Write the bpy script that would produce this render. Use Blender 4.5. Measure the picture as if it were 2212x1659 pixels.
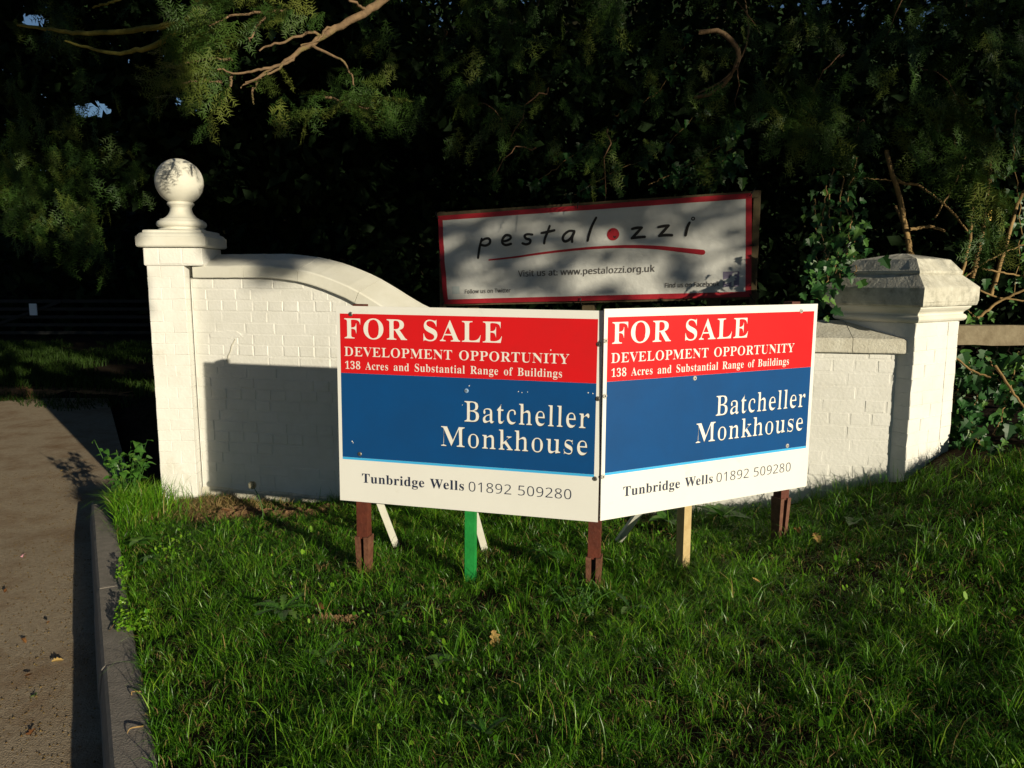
import bpy, math, random
import numpy as np
from mathutils import Matrix, Vector, Euler
R = math.radians
rng = np.random.default_rng(7)
random.seed(7)
for o in list(bpy.data.objects): bpy.data.objects.remove(o)
SC = bpy.context.scene
COL = SC.collection

# ------------------------------------------------------------------ camera, sky, sun, exposure
HC, F, PIT = 1.45, 1609.5, R(8.066)
cam = bpy.data.cameras.new('camera'); cam.lens = 36 * F / 2212; cam.sensor_width = 36; cam.clip_end = 2000; cam.clip_start = .05
co = bpy.data.objects.new('camera', cam); COL.objects.link(co)
co.location = (0, 0, HC); co.rotation_euler = (R(90) - PIT, 0, 0); SC.camera = co
SUN = Vector((.605, -.769, .205)).normalized()
ELEV, AZ = math.asin(SUN.z), math.atan2(SUN.x, SUN.y)
w = bpy.data.worlds.new('World'); SC.world = w; w.use_nodes = True
wn = w.node_tree; bg = wn.nodes['Background']
sk = wn.nodes.new('ShaderNodeTexSky'); sk.sky_type = 'NISHITA'; sk.sun_disc = False
sk.sun_elevation = ELEV; sk.sun_rotation = AZ; sk.altitude = 50; sk.air_density = .85; sk.dust_density = .15; sk.ozone_density = 2.5
wn.links.new(sk.outputs[0], bg.inputs[0]); bg.inputs[1].default_value = .05
sl = bpy.data.lights.new('sun', 'SUN'); sl.energy = 5; sl.angle = R(.5); sl.color = (1, .90, .68)
so = bpy.data.objects.new('sun', sl); COL.objects.link(so); so.rotation_euler = SUN.to_track_quat('Z', 'Y').to_euler(); so.location = (8, -10, 12)
vs = SC.view_settings; vs.view_transform = 'Standard'; vs.look = 'None'; vs.exposure = .14; vs.gamma = 1; vs.use_curve_mapping = False

# ------------------------------------------------------------------ helpers
CP, SP = math.cos(PIT), math.sin(PIT)
def at(px, py, Y):                       # picture point (2212 x 1659 grid) and distance -> point of the place
    u, v = (px - 1106) / F, (py - 829.5) / F
    d = np.array([u, CP - SP * v, -SP - CP * v])
    return np.array([0, 0, HC]) + d * (Y / d[1])
MATS = {}
def nodes(name):
    m = bpy.data.materials.new(name); m.use_nodes = True; MATS[name] = m
    return m, m.node_tree.nodes, m.node_tree.links, m.node_tree.nodes['Principled BSDF']
def pmat(name, c1, c2=None, scale=8., rough=.7, bump=0., bscale=40., spec=.4, metal=0., stain=None, sscale=3., slo=.6, shi=.75):
    m, n, l, b = nodes(name)
    c2 = c2 or c1
    g = n.new('ShaderNodeNewGeometry')
    t = n.new('ShaderNodeTexNoise'); t.inputs['Scale'].default_value = scale; t.inputs['Detail'].default_value = 6; t.inputs['Roughness'].default_value = .65
    l.new(g.outputs['Position'], t.inputs['Vector'])
    r = n.new('ShaderNodeValToRGB'); r.color_ramp.elements[0].position = .35; r.color_ramp.elements[1].position = .65
    r.color_ramp.elements[0].color = (*c1, 1); r.color_ramp.elements[1].color = (*c2, 1); l.new(t.outputs['Fac'], r.inputs[0])
    out = r.outputs[0]
    if stain:
        t2 = n.new('ShaderNodeTexNoise'); t2.inputs['Scale'].default_value = sscale; t2.inputs['Detail'].default_value = 9; t2.inputs['Roughness'].default_value = .7
        l.new(g.outputs['Position'], t2.inputs['Vector'])
        r2 = n.new('ShaderNodeValToRGB'); r2.color_ramp.elements[0].position = slo; r2.color_ramp.elements[1].position = shi
        l.new(t2.outputs['Fac'], r2.inputs[0])
        mx = n.new('ShaderNodeMixRGB'); l.new(r2.outputs[0], mx.inputs[0]); l.new(out, mx.inputs[1]); mx.inputs[2].default_value = (*stain, 1); out = mx.outputs[0]
    l.new(out, b.inputs['Base Color'])
    b.inputs['Roughness'].default_value = rough; b.inputs['Specular IOR Level'].default_value = spec; b.inputs['Metallic'].default_value = metal
    if bump:
        t3 = n.new('ShaderNodeTexNoise'); t3.inputs['Scale'].default_value = bscale; t3.inputs['Detail'].default_value = 6
        l.new(g.outputs['Position'], t3.inputs['Vector'])
        bp = n.new('ShaderNodeBump'); bp.inputs['Strength'].default_value = 1; bp.inputs['Distance'].default_value = bump
        l.new(t3.outputs['Fac'], bp.inputs['Height']); l.new(bp.outputs[0], b.inputs['Normal'])
    return m
def lmat(name, stops, rough=.45, trans=.3, spec=.4):     # leaf: colour by a per-leaf random number, some light passes through
    m, n, l, b = nodes(name)
    a = n.new('ShaderNodeAttribute'); a.attribute_name = 'tint'
    oi = n.new('ShaderNodeObjectInfo')
    ad = n.new('ShaderNodeMath'); ad.operation = 'ADD'; l.new(a.outputs['Fac'], ad.inputs[0])
    ml = n.new('ShaderNodeMath'); ml.operation = 'MULTIPLY'; l.new(oi.outputs['Random'], ml.inputs[0]); ml.inputs[1].default_value = 1. if name.endswith('_single') else 0.
    l.new(ml.outputs[0], ad.inputs[1])
    r = n.new('ShaderNodeValToRGB'); e = r.color_ramp.elements
    for i, (p, c) in enumerate(stops):
        x = e[i] if i < 2 else e.new(p)
        x.position = p; x.color = (*c, 1)
    l.new(ad.outputs[0], r.inputs[0]); l.new(r.outputs[0], b.inputs['Base Color'])
    b.inputs['Roughness'].default_value = rough; b.inputs['Specular IOR Level'].default_value = spec
    if trans:
        t = n.new('ShaderNodeBsdfTranslucent'); l.new(r.outputs[0], t.inputs[0])
        mx = n.new('ShaderNodeMixShader'); mx.inputs[0].default_value = trans
        l.new(b.outputs[0], mx.inputs[1]); l.new(t.outputs[0], mx.inputs[2]); l.new(mx.outputs[0], n['Material Output'].inputs[0])
    return m
def npmesh(name, V, Fc, mat=None, tint=None, smooth=False):
    V = np.asarray(V, np.float32); Fc = np.asarray(Fc, np.int32); k = Fc.shape[1]
    m = bpy.data.meshes.new(name)
    m.vertices.add(len(V)); m.vertices.foreach_set('co', V.ravel())
    m.loops.add(Fc.size); m.loops.foreach_set('vertex_index', Fc.ravel())
    m.polygons.add(len(Fc)); m.polygons.foreach_set('loop_start', np.arange(0, Fc.size, k, dtype=np.int32))
    m.polygons.foreach_set('loop_total', np.full(len(Fc), k, np.int32))
    if smooth: m.polygons.foreach_set('use_smooth', np.ones(len(Fc), bool))
    if tint is not None:
        a = m.attributes.new('tint', 'FLOAT', 'POINT'); a.data.foreach_set('value', np.asarray(tint, np.float32))
    m.update(calc_edges=True)
    if mat: m.materials.append(mat)
    return m
def pymesh(name, V, Fc, mat=None, smooth=False):
    m = bpy.data.meshes.new(name); m.from_pydata([tuple(map(float, v)) for v in V], [], [tuple(map(int, f)) for f in Fc])
    if smooth: m.polygons.foreach_set('use_smooth', [True] * len(m.polygons))
    m.update()
    if mat: m.materials.append(mat)
    return m
def link(name, data, parent=None, loc=None, rot=None, scale=None):
    o = bpy.data.objects.new(name, data); COL.objects.link(o)
    if parent: o.parent = parent
    if loc is not None: o.location = loc
    if rot is not None: o.rotation_euler = rot
    if scale is not None: o.scale = scale
    return o
def tag(o, label=None, cat=None, group=None, kind=None):
    for k, v in (('label', label), ('category', cat), ('group', group), ('kind', kind)):
        if v: o[k] = v
    return o
INV = {}
def thing(name, label, cat, loc, rot=(0, 0, 0), group=None):
    o = link(name, None, None, loc, rot); tag(o, label, cat, group)
    INV[o.name] = Matrix.LocRotScale(Vector(loc), Euler(rot), None).inverted()
    return o
def loc_of(parent, V):                     # place coordinates -> coordinates of the thing
    M = np.array(INV[parent.name]); V = np.asarray(V, float)
    return V @ M[:3, :3].T + M[:3, 3]
class MB:
    def __init__(s): s.V = []; s.F = []
    def add(s, V, Fc):
        k = len(s.V); s.V += [tuple(map(float, v)) for v in V]; s.F += [tuple(int(i) + k for i in f) for f in Fc]; return s
    def box(s, x0, x1, y0, y1, z0, z1, taper=None):
        V = [(x, y, z) for z in (z0, z1) for (x, y) in ((x0, y0), (x1, y0), (x1, y1), (x0, y1))]
        return s.add(V, [(3, 2, 1, 0), (4, 5, 6, 7), (0, 1, 5, 4), (1, 2, 6, 5), (2, 3, 7, 6), (3, 0, 4, 7)])
    def hexa(s, V): return s.add(V, [(3, 2, 1, 0), (4, 5, 6, 7), (0, 1, 5, 4), (1, 2, 6, 5), (2, 3, 7, 6), (3, 0, 4, 7)])
    def beam(s, a, b, w, d, up=(0, 0, 1)):
        a, b = Vector(a), Vector(b); t = (b - a).normalized(); x = t.cross(Vector(up))
        x = (x if x.length > 1e-4 else Vector((1, 0, 0))).normalized(); y = x.cross(t)
        q = [(-1, -1), (1, -1), (1, 1), (-1, 1)]
        return s.hexa([p + x * w / 2 * i + y * d / 2 * j for p in (a, b) for i, j in q])
    def lathe(s, prof, n=32, c=(0, 0)):
        V = [(c[0] + r * math.cos(2 * math.pi * i / n), c[1] + r * math.sin(2 * math.pi * i / n), z) for r, z in prof for i in range(n)]
        Fc = [(j * n + i, j * n + (i + 1) % n, (j + 1) * n + (i + 1) % n, (j + 1) * n + i) for j in range(len(prof) - 1) for i in range(n)]
        return s.add(V, Fc + [tuple(range(n - 1, -1, -1)), tuple((len(prof) - 1) * n + i for i in range(n))])
    def loft(s, rings, caps=True):         # list of equal-length closed rings
        n = len(rings[0]); V = [p for r in rings for p in r]
        Fc = [(j * n + i, j * n + (i + 1) % n, (j + 1) * n + (i + 1) % n, (j + 1) * n + i) for j in range(len(rings) - 1) for i in range(n)]
        if caps: Fc += [tuple(range(n - 1, -1, -1)), tuple((len(rings) - 1) * n + i for i in range(n))]
        return s.add(V, Fc)
    def tube(s, pts, rad, n=7):
        V, Fc = tube(pts, rad, n); return s.add(V, Fc)
    def build(s, name, mat, parent=None, smooth=False, world=False):
        V = loc_of(parent, s.V) if world else s.V
        return link(name, pymesh(name, V, s.F, mat, smooth), parent)
def tube(pts, rad, n=7):
    pts = np.asarray(pts, float); m = len(pts); rad = np.broadcast_to(np.asarray(rad, float), (m,)) if np.ndim(rad) == 0 or len(rad) == m else np.interp(np.linspace(0, 1, m), np.linspace(0, 1, len(rad)), rad)
    V = []
    for i in range(m):
        t = pts[min(i + 1, m - 1)] - pts[max(i - 1, 0)]; t /= np.linalg.norm(t) + 1e-9
        a = np.cross(t, (0, 0, 1) if abs(t[2]) < .9 else (1, 0, 0)); a /= np.linalg.norm(a); b = np.cross(a, t)
        for k in range(n):
            th = 2 * math.pi * k / n; V.append(pts[i] + rad[i] * (a * math.cos(th) + b * math.sin(th)))
    Fc = [(j * n + k, j * n + (k + 1) % n, (j + 1) * n + (k + 1) % n, (j + 1) * n + k) for j in range(m - 1) for k in range(n)]
    return V, Fc + [tuple(range(n)), tuple((m - 1) * n + k for k in range(n - 1, -1, -1))]
def smooth_path(pts, n=24, wob=0.):
    pts = np.asarray(pts, float); k = len(pts)
    t = np.linspace(0, k - 1, n); out = []
    for x in t:
        i = min(int(x), k - 2); f = x - i
        p0, p1, p2, p3 = pts[max(i - 1, 0)], pts[i], pts[i + 1], pts[min(i + 2, k - 1)]
        out.append(.5 * ((2 * p1) + (-p0 + p2) * f + (2 * p0 - 5 * p1 + 4 * p2 - p3) * f * f + (-p0 + 3 * p1 - 3 * p2 + p3) * f ** 3))
    out = np.array(out)
    if wob: out[1:-1] += rng.normal(0, wob, out[1:-1].shape)
    return out

# ------------------------------------------------------------------ materials
white = pmat('white_masonry_paint', (.75, .74, .71), (.68, .67, .63), 5, .75, .0022, 60, .25, stain=(.50, .46, .36), sscale=2.9, slo=.60, shi=.85)
coping_m = pmat('weathered_coping_paint', (.64, .62, .54), (.52, .49, .41), 9, .8, .004, 70, .2, stain=(.30, .28, .22), sscale=6, slo=.6, shi=.8)
cast_m = pmat('smooth_painted_stone', (.70, .685, .62), (.63, .61, .53), 4, .6, .001, 50, .3, stain=(.45, .42, .33), sscale=5, slo=.64, shi=.85)
rough_m = pmat('rough_cast_stone', (.62, .60, .52), (.46, .44, .37), 16, .9, .003, 90, .1, stain=(.22, .215, .18), sscale=9, slo=.5, shi=.72)
plinth_m = pmat('stained_render', (.62, .59, .50), (.48, .46, .39), 6, .85, .005, 40, .2, stain=(.16, .15, .11), sscale=7, slo=.55, shi=.75)
soil_m = pmat('dark_soil', (.12, .07, .036), (.22, .13, .068), 14, .95, .03, 30, .1)
road_m = pmat('worn_asphalt', (.43, .345, .245), (.31, .245, .17), 45, .9, .009, 140, .2, stain=(.24, .155, .09), sscale=2.2, slo=.47, shi=.68)
kerb_m = pmat('concrete_kerb', (.28, .25, .22), (.21, .19, .165), 20, .9, .003, 120, .2)
board_m = pmat('white_plastic_sheet', (.79, .78, .75), (.76, .75, .72), 3, .4, .0012, 4, .4, stain=(.62, .60, .54), sscale=7, slo=.62, shi=.8)
red_m = pmat('red_print', (.66, .010, .014), (.60, .012, .015), 5, .45, .0012, 4, .18)
blue_m = pmat('blue_print', (.005, .066, .225), (.006, .060, .20), 5, .45, .0012, 4, .16)
cyan_m = pmat('light_blue_print', (.05, .42, .80), None, 3, .4)
navy_m = pmat('navy_print', (.022, .030, .065), None, 3, .5)
whitep_m = pmat('white_print', (.80, .78, .74), None, 3, .4)
black_m = pmat('black_print', (.016, .015, .014), None, 3, .55)
brown_m = pmat('brown_post_paint', (.13, .032, .018), (.075, .020, .012), 18, .55, .002, 80, .4)
rust_m = pmat('worn_brown_steel', (.17, .075, .045), (.095, .035, .020), 35, .6, .002, 90, .4)
green_m = pmat('green_post_paint', (.014, .27, .05), (.010, .20, .038), 16, .55, .002, 60, .4)
timber_m = pmat('new_timber', (.52, .40, .20), (.44, .32, .15), 25, .75, .002, 70, .3)
whitewood_m = pmat('white_batten_paint', (.68, .67, .60), (.6, .58, .5), 14, .6, .001, 60, .3)
framewood_m = pmat('dark_frame_wood', (.13, .10, .055), (.08, .06, .035), 12, .85, .003, 30, .2)
oldwood_m = pmat('weathered_wood', (.30, .25, .17), (.19, .15, .095), 9, .85, .004, 30, .2)
steel_m = pmat('dull_steel', (.20, .19, .17), (.12, .115, .10), 200, .45, 0, 40, .5, metal=.6)
screw_slot_m = pmat('screw_slot_black', (.03, .03, .03), None, 5, .6)  # near black, for screw centres and the painted shade in socket slots
sheet_m = pmat('banner_vinyl', (.66, .66, .64), (.60, .60, .58), 5, .5, .012, 7, .4, stain=(.45, .45, .42), sscale=4, slo=.64, shi=.85)
bred_m = pmat('banner_red', (.42, .018, .030), (.36, .016, .026), 8, .5, .003, 30, .4)
bink_m = pmat('banner_ink', (.020, .017, .015), None, 5, .6)
grey_ink = pmat('banner_grey_ink', (.10, .09, .085), None, 5, .6)
purple_m = pmat('faded_purple_print', (.20, .17, .27), (.26, .23, .33), 40, .6)
pale_m = pmat('faded_pale_blue_print', (.42, .50, .52), (.55, .58, .57), 20, .6)
bark_m = pmat('yew_bark', (.20, .115, .065), (.10, .055, .03), 18, .9, .012, 30, .2)
limb_m = pmat('brown_branch_bark', (.23, .15, .085), (.13, .085, .05), 22, .85, .006, 50, .2, stain=(.17, .16, .05), sscale=6, slo=.55, shi=.7)  # brown bark with olive blotches for the bare limb
moss_m = pmat('mossy_bark', (.22, .20, .045), (.14, .13, .03), 20, .9, .006, 50, .2)
stem_m = pmat('bare_shrub_stem', (.34, .22, .09), (.20, .13, .055), 20, .8, .003, 60, .25)
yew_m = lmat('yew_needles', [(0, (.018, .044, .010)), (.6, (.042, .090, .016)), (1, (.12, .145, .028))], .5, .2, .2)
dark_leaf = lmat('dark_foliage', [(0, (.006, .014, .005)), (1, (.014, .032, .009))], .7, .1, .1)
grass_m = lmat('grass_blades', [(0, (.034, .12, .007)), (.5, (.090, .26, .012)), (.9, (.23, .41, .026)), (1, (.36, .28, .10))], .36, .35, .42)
fargrass_m = lmat('grass_painted_shade', [(0, (.016, .040, .006)), (1, (.040, .075, .012))], .6, .25, .15)  # darker copy of the grass greens: tree shade put into the colour
straw_m = lmat('straw', [(0, (.22, .14, .055)), (1, (.42, .31, .13))], .6, .3, .3)
ivy_m = lmat('ivy_leaf_single', [(0, (.014, .055, .014)), (.6, (.030, .110, .022)), (1, (.095, .20, .035))], .42, .2, .4)
weed_m = lmat('weed_leaf_single', [(0, (.035, .115, .018)), (.7, (.075, .20, .028)), (1, (.16, .30, .045))], .42, .35, .45)
dead_m = lmat('dead_leaf_single', [(0, (.16, .065, .022)), (.6, (.32, .15, .05)), (1, (.45, .30, .10))], .7, .25, .3)
pink_m = pmat('pink_petal', (.75, .28, .36), (.85, .5, .5), 90, .6)
clock_m = lmat('dandelion_down', [(0, (.55, .52, .40)), (1, (.7, .66, .52))], .7, .5, .2)
gate_m = pmat('grey_gate_timber', (.02, .02, .019), (.014, .014, .013), 9, .8)
notice_m = pmat('white_notice', (.75, .78, .82), None, 5, .6)
yellow_m = pmat('yellow_tag', (.75, .48, .02), None, 5, .5)
concrete_shadow = None

# ------------------------------------------------------------------ ground, road, kerb
KD = np.array([-.5016, .865]); KR = np.array([.865, .5016]); K0 = np.array([-1.241, 2.116])
def kerb_q(x, y): return (x - K0[0]) * KR[0] + (y - K0[1]) * KR[1]
def base_z(y): return -.05 - .0286 * (np.clip(y, 0, 9) - 2.116)
def kerb_z(y):
    t = np.clip((y - 5.0) / 1.0, 0, 1); return base_z(y) - .20 * t * t * (3 - 2 * t)
CTRL = np.array([(-.71,3.39,.06),(-.19,3.27,.08),(.36,3.13,.075),(.8,3.35,.10),(1.34,3.6,.175),(-1.61,4.85,-.06),(-2.2,4.95,-.13),(-.6,4.6,-.02),(.3,4.35,.0),(1.09,4.2,-.05),(1.4,4.12,.02),(1.68,4.05,.16),(1.0,3.85,.04),(2.14,3.9,.49),(2.6,3.8,.62),(3.5,3.5,.56),(4.5,3.4,.56),
  (0,2,.08),(1,2,.12),(2,2.2,.22),(3,2.4,.32),(0,1,.08),(1.2,1,.12),(-.7,2.4,.03),(-1.0,3.,.02),(-.5,1.5,.04),(-1.3,4.,.0),(1.9,3.2,.28),(.6,2.6,.10),(-1.5,5.5,-.05),(.5,5.2,.05),(2.5,5,.45),(3.5,4.5,.5),(0,8,-.1),(-4,8,-.2),(-3,6,-.17),(3,8,.2)])
def noise2(x, y, s, k=0):
    return (np.sin(x * s * 1.3 + 1.7 + k) * np.sin(y * s * 1.1 + .6 + 2 * k) + np.sin(x * s * 2.7 + y * s * 1.9 + k) * .6 + np.sin(x * s * 4.9 - y * s * 5.3 + 3 * k) * .35) / 1.95
def gz(x, y):
    x = np.asarray(x, float); y = np.asarray(y, float); s = x.shape; x = x.ravel(); y = y.ravel(); z = np.empty(len(x))
    for i in range(0, len(x), 20000):
        a = x[i:i+20000, None]; b = y[i:i+20000, None]
        wt = np.exp(-((a - CTRL[:, 0]) ** 2 + (b - CTRL[:, 1]) ** 2) / (2 * .5 ** 2))
        z[i:i+20000] = ((wt * CTRL[:, 2]).sum(1) + 2e-3 * -.22) / (wt.sum(1) + 2e-3)
    q = kerb_q(x, y); kz = kerb_z(y) - .012
    t = np.clip((q - .12) / .6, 0, 1); t = t * t * (3 - 2 * t)
    near = y < 7
    z = z + np.where((y < 6.5) & (np.abs(x) < 6), .013 * noise2(x, y, 6.5, .4) + .009 * noise2(x, y, 15, 2.2), 0)
    z = np.where(near, kz * (1 - t) + z * t, z)
    z = np.where((q < .118 + .5 * np.clip((y - 5.45) / .5, 0, 1)) & (y < 10.8 - .15 * (x + 5)), np.maximum(base_z(y) - .165 + .012 * np.clip(q, -4, 0), -.30) - .06, z)
    return z.reshape(s)
u = np.linspace(-1, 1, 230); gx = np.sinh(u * 6.2) * 1.15; gy = np.sinh(u * 6.2) * 1.15 + 3.2
GX, GY = np.meshgrid(gx, gy); GZ = gz(GX, GY) + rng.normal(0, .006, GX.shape) * (np.abs(GY - 3) < 3)
n = len(u); idx = np.arange(n * n).reshape(n, n)
Fq = np.stack([idx[:-1, :-1], idx[:-1, 1:], idx[1:, 1:], idx[1:, :-1]], -1).reshape(-1, 4)
gm, gn, gl, gb = nodes('ground_earth')
geo = gn.new('ShaderNodeNewGeometry')
t1 = gn.new('ShaderNodeTexNoise'); t1.inputs['Scale'].default_value = 12; t1.inputs['Detail'].default_value = 8; gl.new(geo.outputs['Position'], t1.inputs['Vector'])
r1 = gn.new('ShaderNodeValToRGB'); r1.color_ramp.elements[0].color = (.016, .011, .006, 1); r1.color_ramp.elements[1].color = (.034, .022, .012, 1); r1.color_ramp.elements[0].position = .35; r1.color_ramp.elements[1].position = .7
gl.new(t1.outputs['Fac'], r1.inputs[0]); gl.new(r1.outputs[0], gb.inputs['Base Color']); gb.inputs['Roughness'].default_value = .95; gb.inputs['Specular IOR Level'].default_value = .1
bp = gn.new('ShaderNodeBump'); bp.inputs['Distance'].default_value = .03; gl.new(t1.outputs['Fac'], bp.inputs['Height']); gl.new(bp.outputs[0], gb.inputs['Normal'])
tag(link('ground', npmesh('ground', np.stack([GX, GY, GZ], -1).reshape(-1, 3), Fq, gm, smooth=True)), kind='structure', label='bare brown earth under the grass verge')
# road: left of the kerb
def road_z(x, y): return np.maximum(base_z(y) - .165 - .012 * np.clip(-kerb_q(x, y), 0, 4), -.30)
V = []; Fc = []; ny, nq = 60, 16
for j in range(ny):
    s = -3 + 13.4 * j / (ny - 1)
    for i in range(nq):
        qq = .02 + .28 * min(1, max(0, s - 3.9) / .8) - 13 * (i / (nq - 1)) ** 1.6
        p = K0 + KD * s + KR * qq
        V.append((p[0], p[1], float(road_z(p[0], p[1]))))
for j in range(ny - 1):
    for i in range(nq - 1): Fc.append((j * nq + i, (j + 1) * nq + i, (j + 1) * nq + i + 1, j * nq + i + 1))
tag(link('road', pymesh('road', V, Fc, road_m, True)), kind='structure', label='worn asphalt drive beside the kerb')
ke = link('kerb', None, None, (K0[0], K0[1], -.05)); tag(ke, kind='structure', label='grey concrete kerb along the drive')
INV[ke.name] = Matrix.Translation(Vector((K0[0], K0[1], -.05))).inverted()
s = -2.9; k = 0
while s < 9.2:
    L = .912; a, b = s + .0008, s + L - .0008
    def kp(t, q, dz):
        p = K0 + KD * t + KR * q; return (p[0], p[1], float(kerb_z(p[1])) + dz)
    prof = [(-.028, -.30), (-.026, -.150), (-.004, -.012), (.008, 0), (.118, 0), (.125, -.006), (.125, -.30)]
    j = rng.normal(0, .002)
    MB().loft([[kp(t, q + j, z + (.002 if k % 2 else 0) - (.0012 if t in (a, b) and z > -.1 else 0)) for q, z in prof] for t in (a, a + .01, b - .01, b)]).build('kerb_stone', kerb_m, ke, world=True)
    s += L; k += 1

# ------------------------------------------------------------------ bricks
BC = {}
def brick_mesh(l, d, h, var, mat, ch=.0034):
    key = (round(l, 3), round(d, 3), round(h, 3), var, mat.name)
    if key in BC: return BC[key]
    r = random.Random(hash(key[:4]) & 0xffff)
    jit = lambda a: a + r.uniform(-.0018, .0018)
    # front face is y = 0, body goes to y = d; all four front edges and the upright edges are worn
    c = ch
    f = [(jit(c), jit(0), jit(c)), (jit(l - c), jit(0), jit(c)), (jit(l - c), jit(0), jit(h - c)), (jit(c), jit(0), jit(h - c))]
    m = [(0, c, 0), (l, c, 0), (l, c, h), (0, c, h)]
    m = [(jit(x), y, jit(z)) for x, y, z in m]
    bk = [(0, d, 0), (l, d, 0), (l, d, h), (0, d, h)]
    Fc = [(0, 1, 2, 3)] + [(i, 4 + i, 4 + (i + 1) % 4, (i + 1) % 4) for i in range(4)] + [(4 + i, 8 + i, 8 + (i + 1) % 4, 4 + (i + 1) % 4) for i in range(4)] + [(11, 10, 9, 8)]
    BC[key] = pymesh('brick', f + m + bk, Fc, mat); return BC[key]

# ------------------------------------------------------------------ boundary wall
WYAW = R(-13.696); WO = (-1.699, 4.990, -.05)
wall = thing('boundary_wall', 'white painted brick wall whose coping sweeps down from ball pillar to low pier', 'wall', WO, (0, 0, WYAW))
WZ = WO[2]
CB = np.array([(-.7,1.455),(.05,1.455),(.155,1.452),(.347,1.428),(.473,1.396),(.666,1.324),(.81,1.245),(.93,1.172),(1.04,1.115),(1.2,1.063),(1.4,1.042),(1.7,1.04),(4.2,1.047)])
def zb(s): return np.interp(s, CB[:, 0], CB[:, 1])
def zbs(s): return (zb(s - .06) + zb(s - .03) + zb(s) + zb(s + .03) + zb(s + .06)) / 5
S0, S1 = -.50, 3.945
ss = np.concatenate([np.linspace(S0, 1.6, 60), np.linspace(1.7, S1, 12)])
rings = [[(x, .0028, -.5 - WZ), (x, .225, -.5 - WZ), (x, .225, zbs(x) - WZ - .002), (x, .0028, zbs(x) - WZ - .002)] for x in ss]
MB().loft(rings).build('wall_core', white, wall)
ground_wall = lambda s_: float(gz(np.array([WO[0] + .972 * s_ + .0]), np.array([WO[1] - .237 * s_ - .05]))[0])
hidden = MB(); nb = 0
ci = 0; ztop = 1.455
while True:
    z1 = ztop - .075 * ci - .004; z0 = z1 - .067
    if z1 < -.25: break
    x = S0 + .012; hd = ci % 4 == 2
    first = [.16, .105, .105, .215][ci % 4]; k = 0
    while x < S1 - .02:
        Lb = first if k == 0 else (.105 if (hd or (k % 3 == 2 and ci % 2)) else .216)
        Lb = min(Lb + random.uniform(-.004, .004), S1 - .004 - x)
        if Lb < .03: break
        xm = x + Lb / 2; top = min(zbs(x), zbs(x + Lb), zbs(xm)) - .004; zz1 = min(z1, top)
        g = ground_wall(xm)
        if zz1 - z0 > .02 and zz1 > g - .06 and not (x < 1.3 and zz1 < -.005):
            h = zz1 - z0; dy = random.uniform(-.0012, .0022) if x < 2.4 else random.uniform(.0006, .0020)
            # what the two boards hide from every step aside is one joined part
            hid = .85 < x < 2.7 and .45 < z0 < 1.0
            if hid or nb >= 292:
                hidden.box(x, x + Lb, dy, .1, z0 - WZ, zz1 - WZ)
            else:
                std = .216 if Lb > .2 else (.105 if .1 < Lb < .11 else None)
                if std and abs(h - .067) < .001:
                    link('brick', brick_mesh(std, .1, .067, random.randrange(4), white), wall, (x, dy, z0 - WZ), None, (Lb / std, 1, 1))
                else:
                    link('brick', brick_mesh(Lb, .1, h, 0, white), wall, (x, dy, z0 - WZ))
                nb += 1
        x += Lb + .009 + random.uniform(-.001, .001); k += 1
    ci += 1
hb = hidden.build('brickwork', white, wall); hb['kind'] = 'stuff'
# coping stones
def cop_ring(x, e=0):
    z = zbs(x) - WZ
    sl = (zbs(x + .02) - zbs(x - .02)) / .04; c = 1 / math.sqrt(1 + sl * sl)
    pr = [(-.032, 0), (-.034, .006), (-.034, .070), (-.026, .079), (.10, .118), (.235, .163), (.258, .160), (.258, 0)]
    return [(x - sl * c * h * .9, y, z + h * (c * .6 + .4) + random.uniform(-.001, .001)) for y, h in pr]
edges = [-.455, -.07, .32, .72, 1.13, 1.62, 2.2, 2.8, 3.30, 3.685, 3.958]
for a, b in zip(edges[:-1], edges[1:]):
    m = max(3, int((b - a) / .05)); xs = np.linspace(a + .0015, b - .0015, m)
    o = MB().loft([cop_ring(x) for x in xs]).build('coping_stone', coping_m if a > 3 else rough_m if a > 1 else cast_m, wall)
# smooth cement plinth at the foot of the high part of the wall
xs = np.linspace(S0 + .0, 1.25, 24)
MB().loft([[(x, -.004 - .004 * math.sin(9 * x), -.6), (x, .05, -.6), (x, .05, .045), (x, .0, .046 + .006 * math.sin(13 * x)), (x, -.008 - .003 * math.sin(7 * x), .032 + .006 * math.sin(13 * x))] for x in xs]).build('plinth', plinth_m, wall)
MB().loft([[(x, -.012, -.4), (x, .05, -.4), (x, .05, .10 + .12 * (x - 1.25)), (x, -.010, .095 + .11 * (x - 1.25) + .01 * math.sin(17 * x))] for x in np.linspace(1.26, 2.9, 18)]).build('plinth', plinth_m, wall)
# broken render at the upper left: thin flakes standing proud, and a crack
def flake(poly, t):
    b = MB(); n = len(poly); b.loft([[(x, .003, z - WZ) for x, z in poly], [(x, -t * .6, z - WZ) for x, z in poly], [(np.mean([p[0] for p in poly]) * .06 + x * .94, -t, np.mean([p[1] for p in poly]) * .06 + z * .94 - WZ) for x, z in poly]])
    b.build('render_patch', white, wall)
flake([(-.375,1.075),(-.34,1.095),(-.27,1.092),(-.235,1.10),(-.165,1.098),(-.14,1.082),(-.115,1.06),(-.15,1.052),(-.19,1.06),(-.21,1.047),(-.25,1.05),(-.31,1.048),(-.37,1.05)], .0028)
cr = [(-.175,1.045),(-.19,1.02),(-.205,1.0),(-.215,.965),(-.235,.93),(-.25,.885)]
b = MB()
for (x0, z0), (x1, z1) in zip(cr[:-1], cr[1:]): b.beam((x0, -.0035, z0 - WZ), (x1, -.0035, z1 - WZ), .0035, .005)
b.build('crack', plinth_m, wall)

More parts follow.
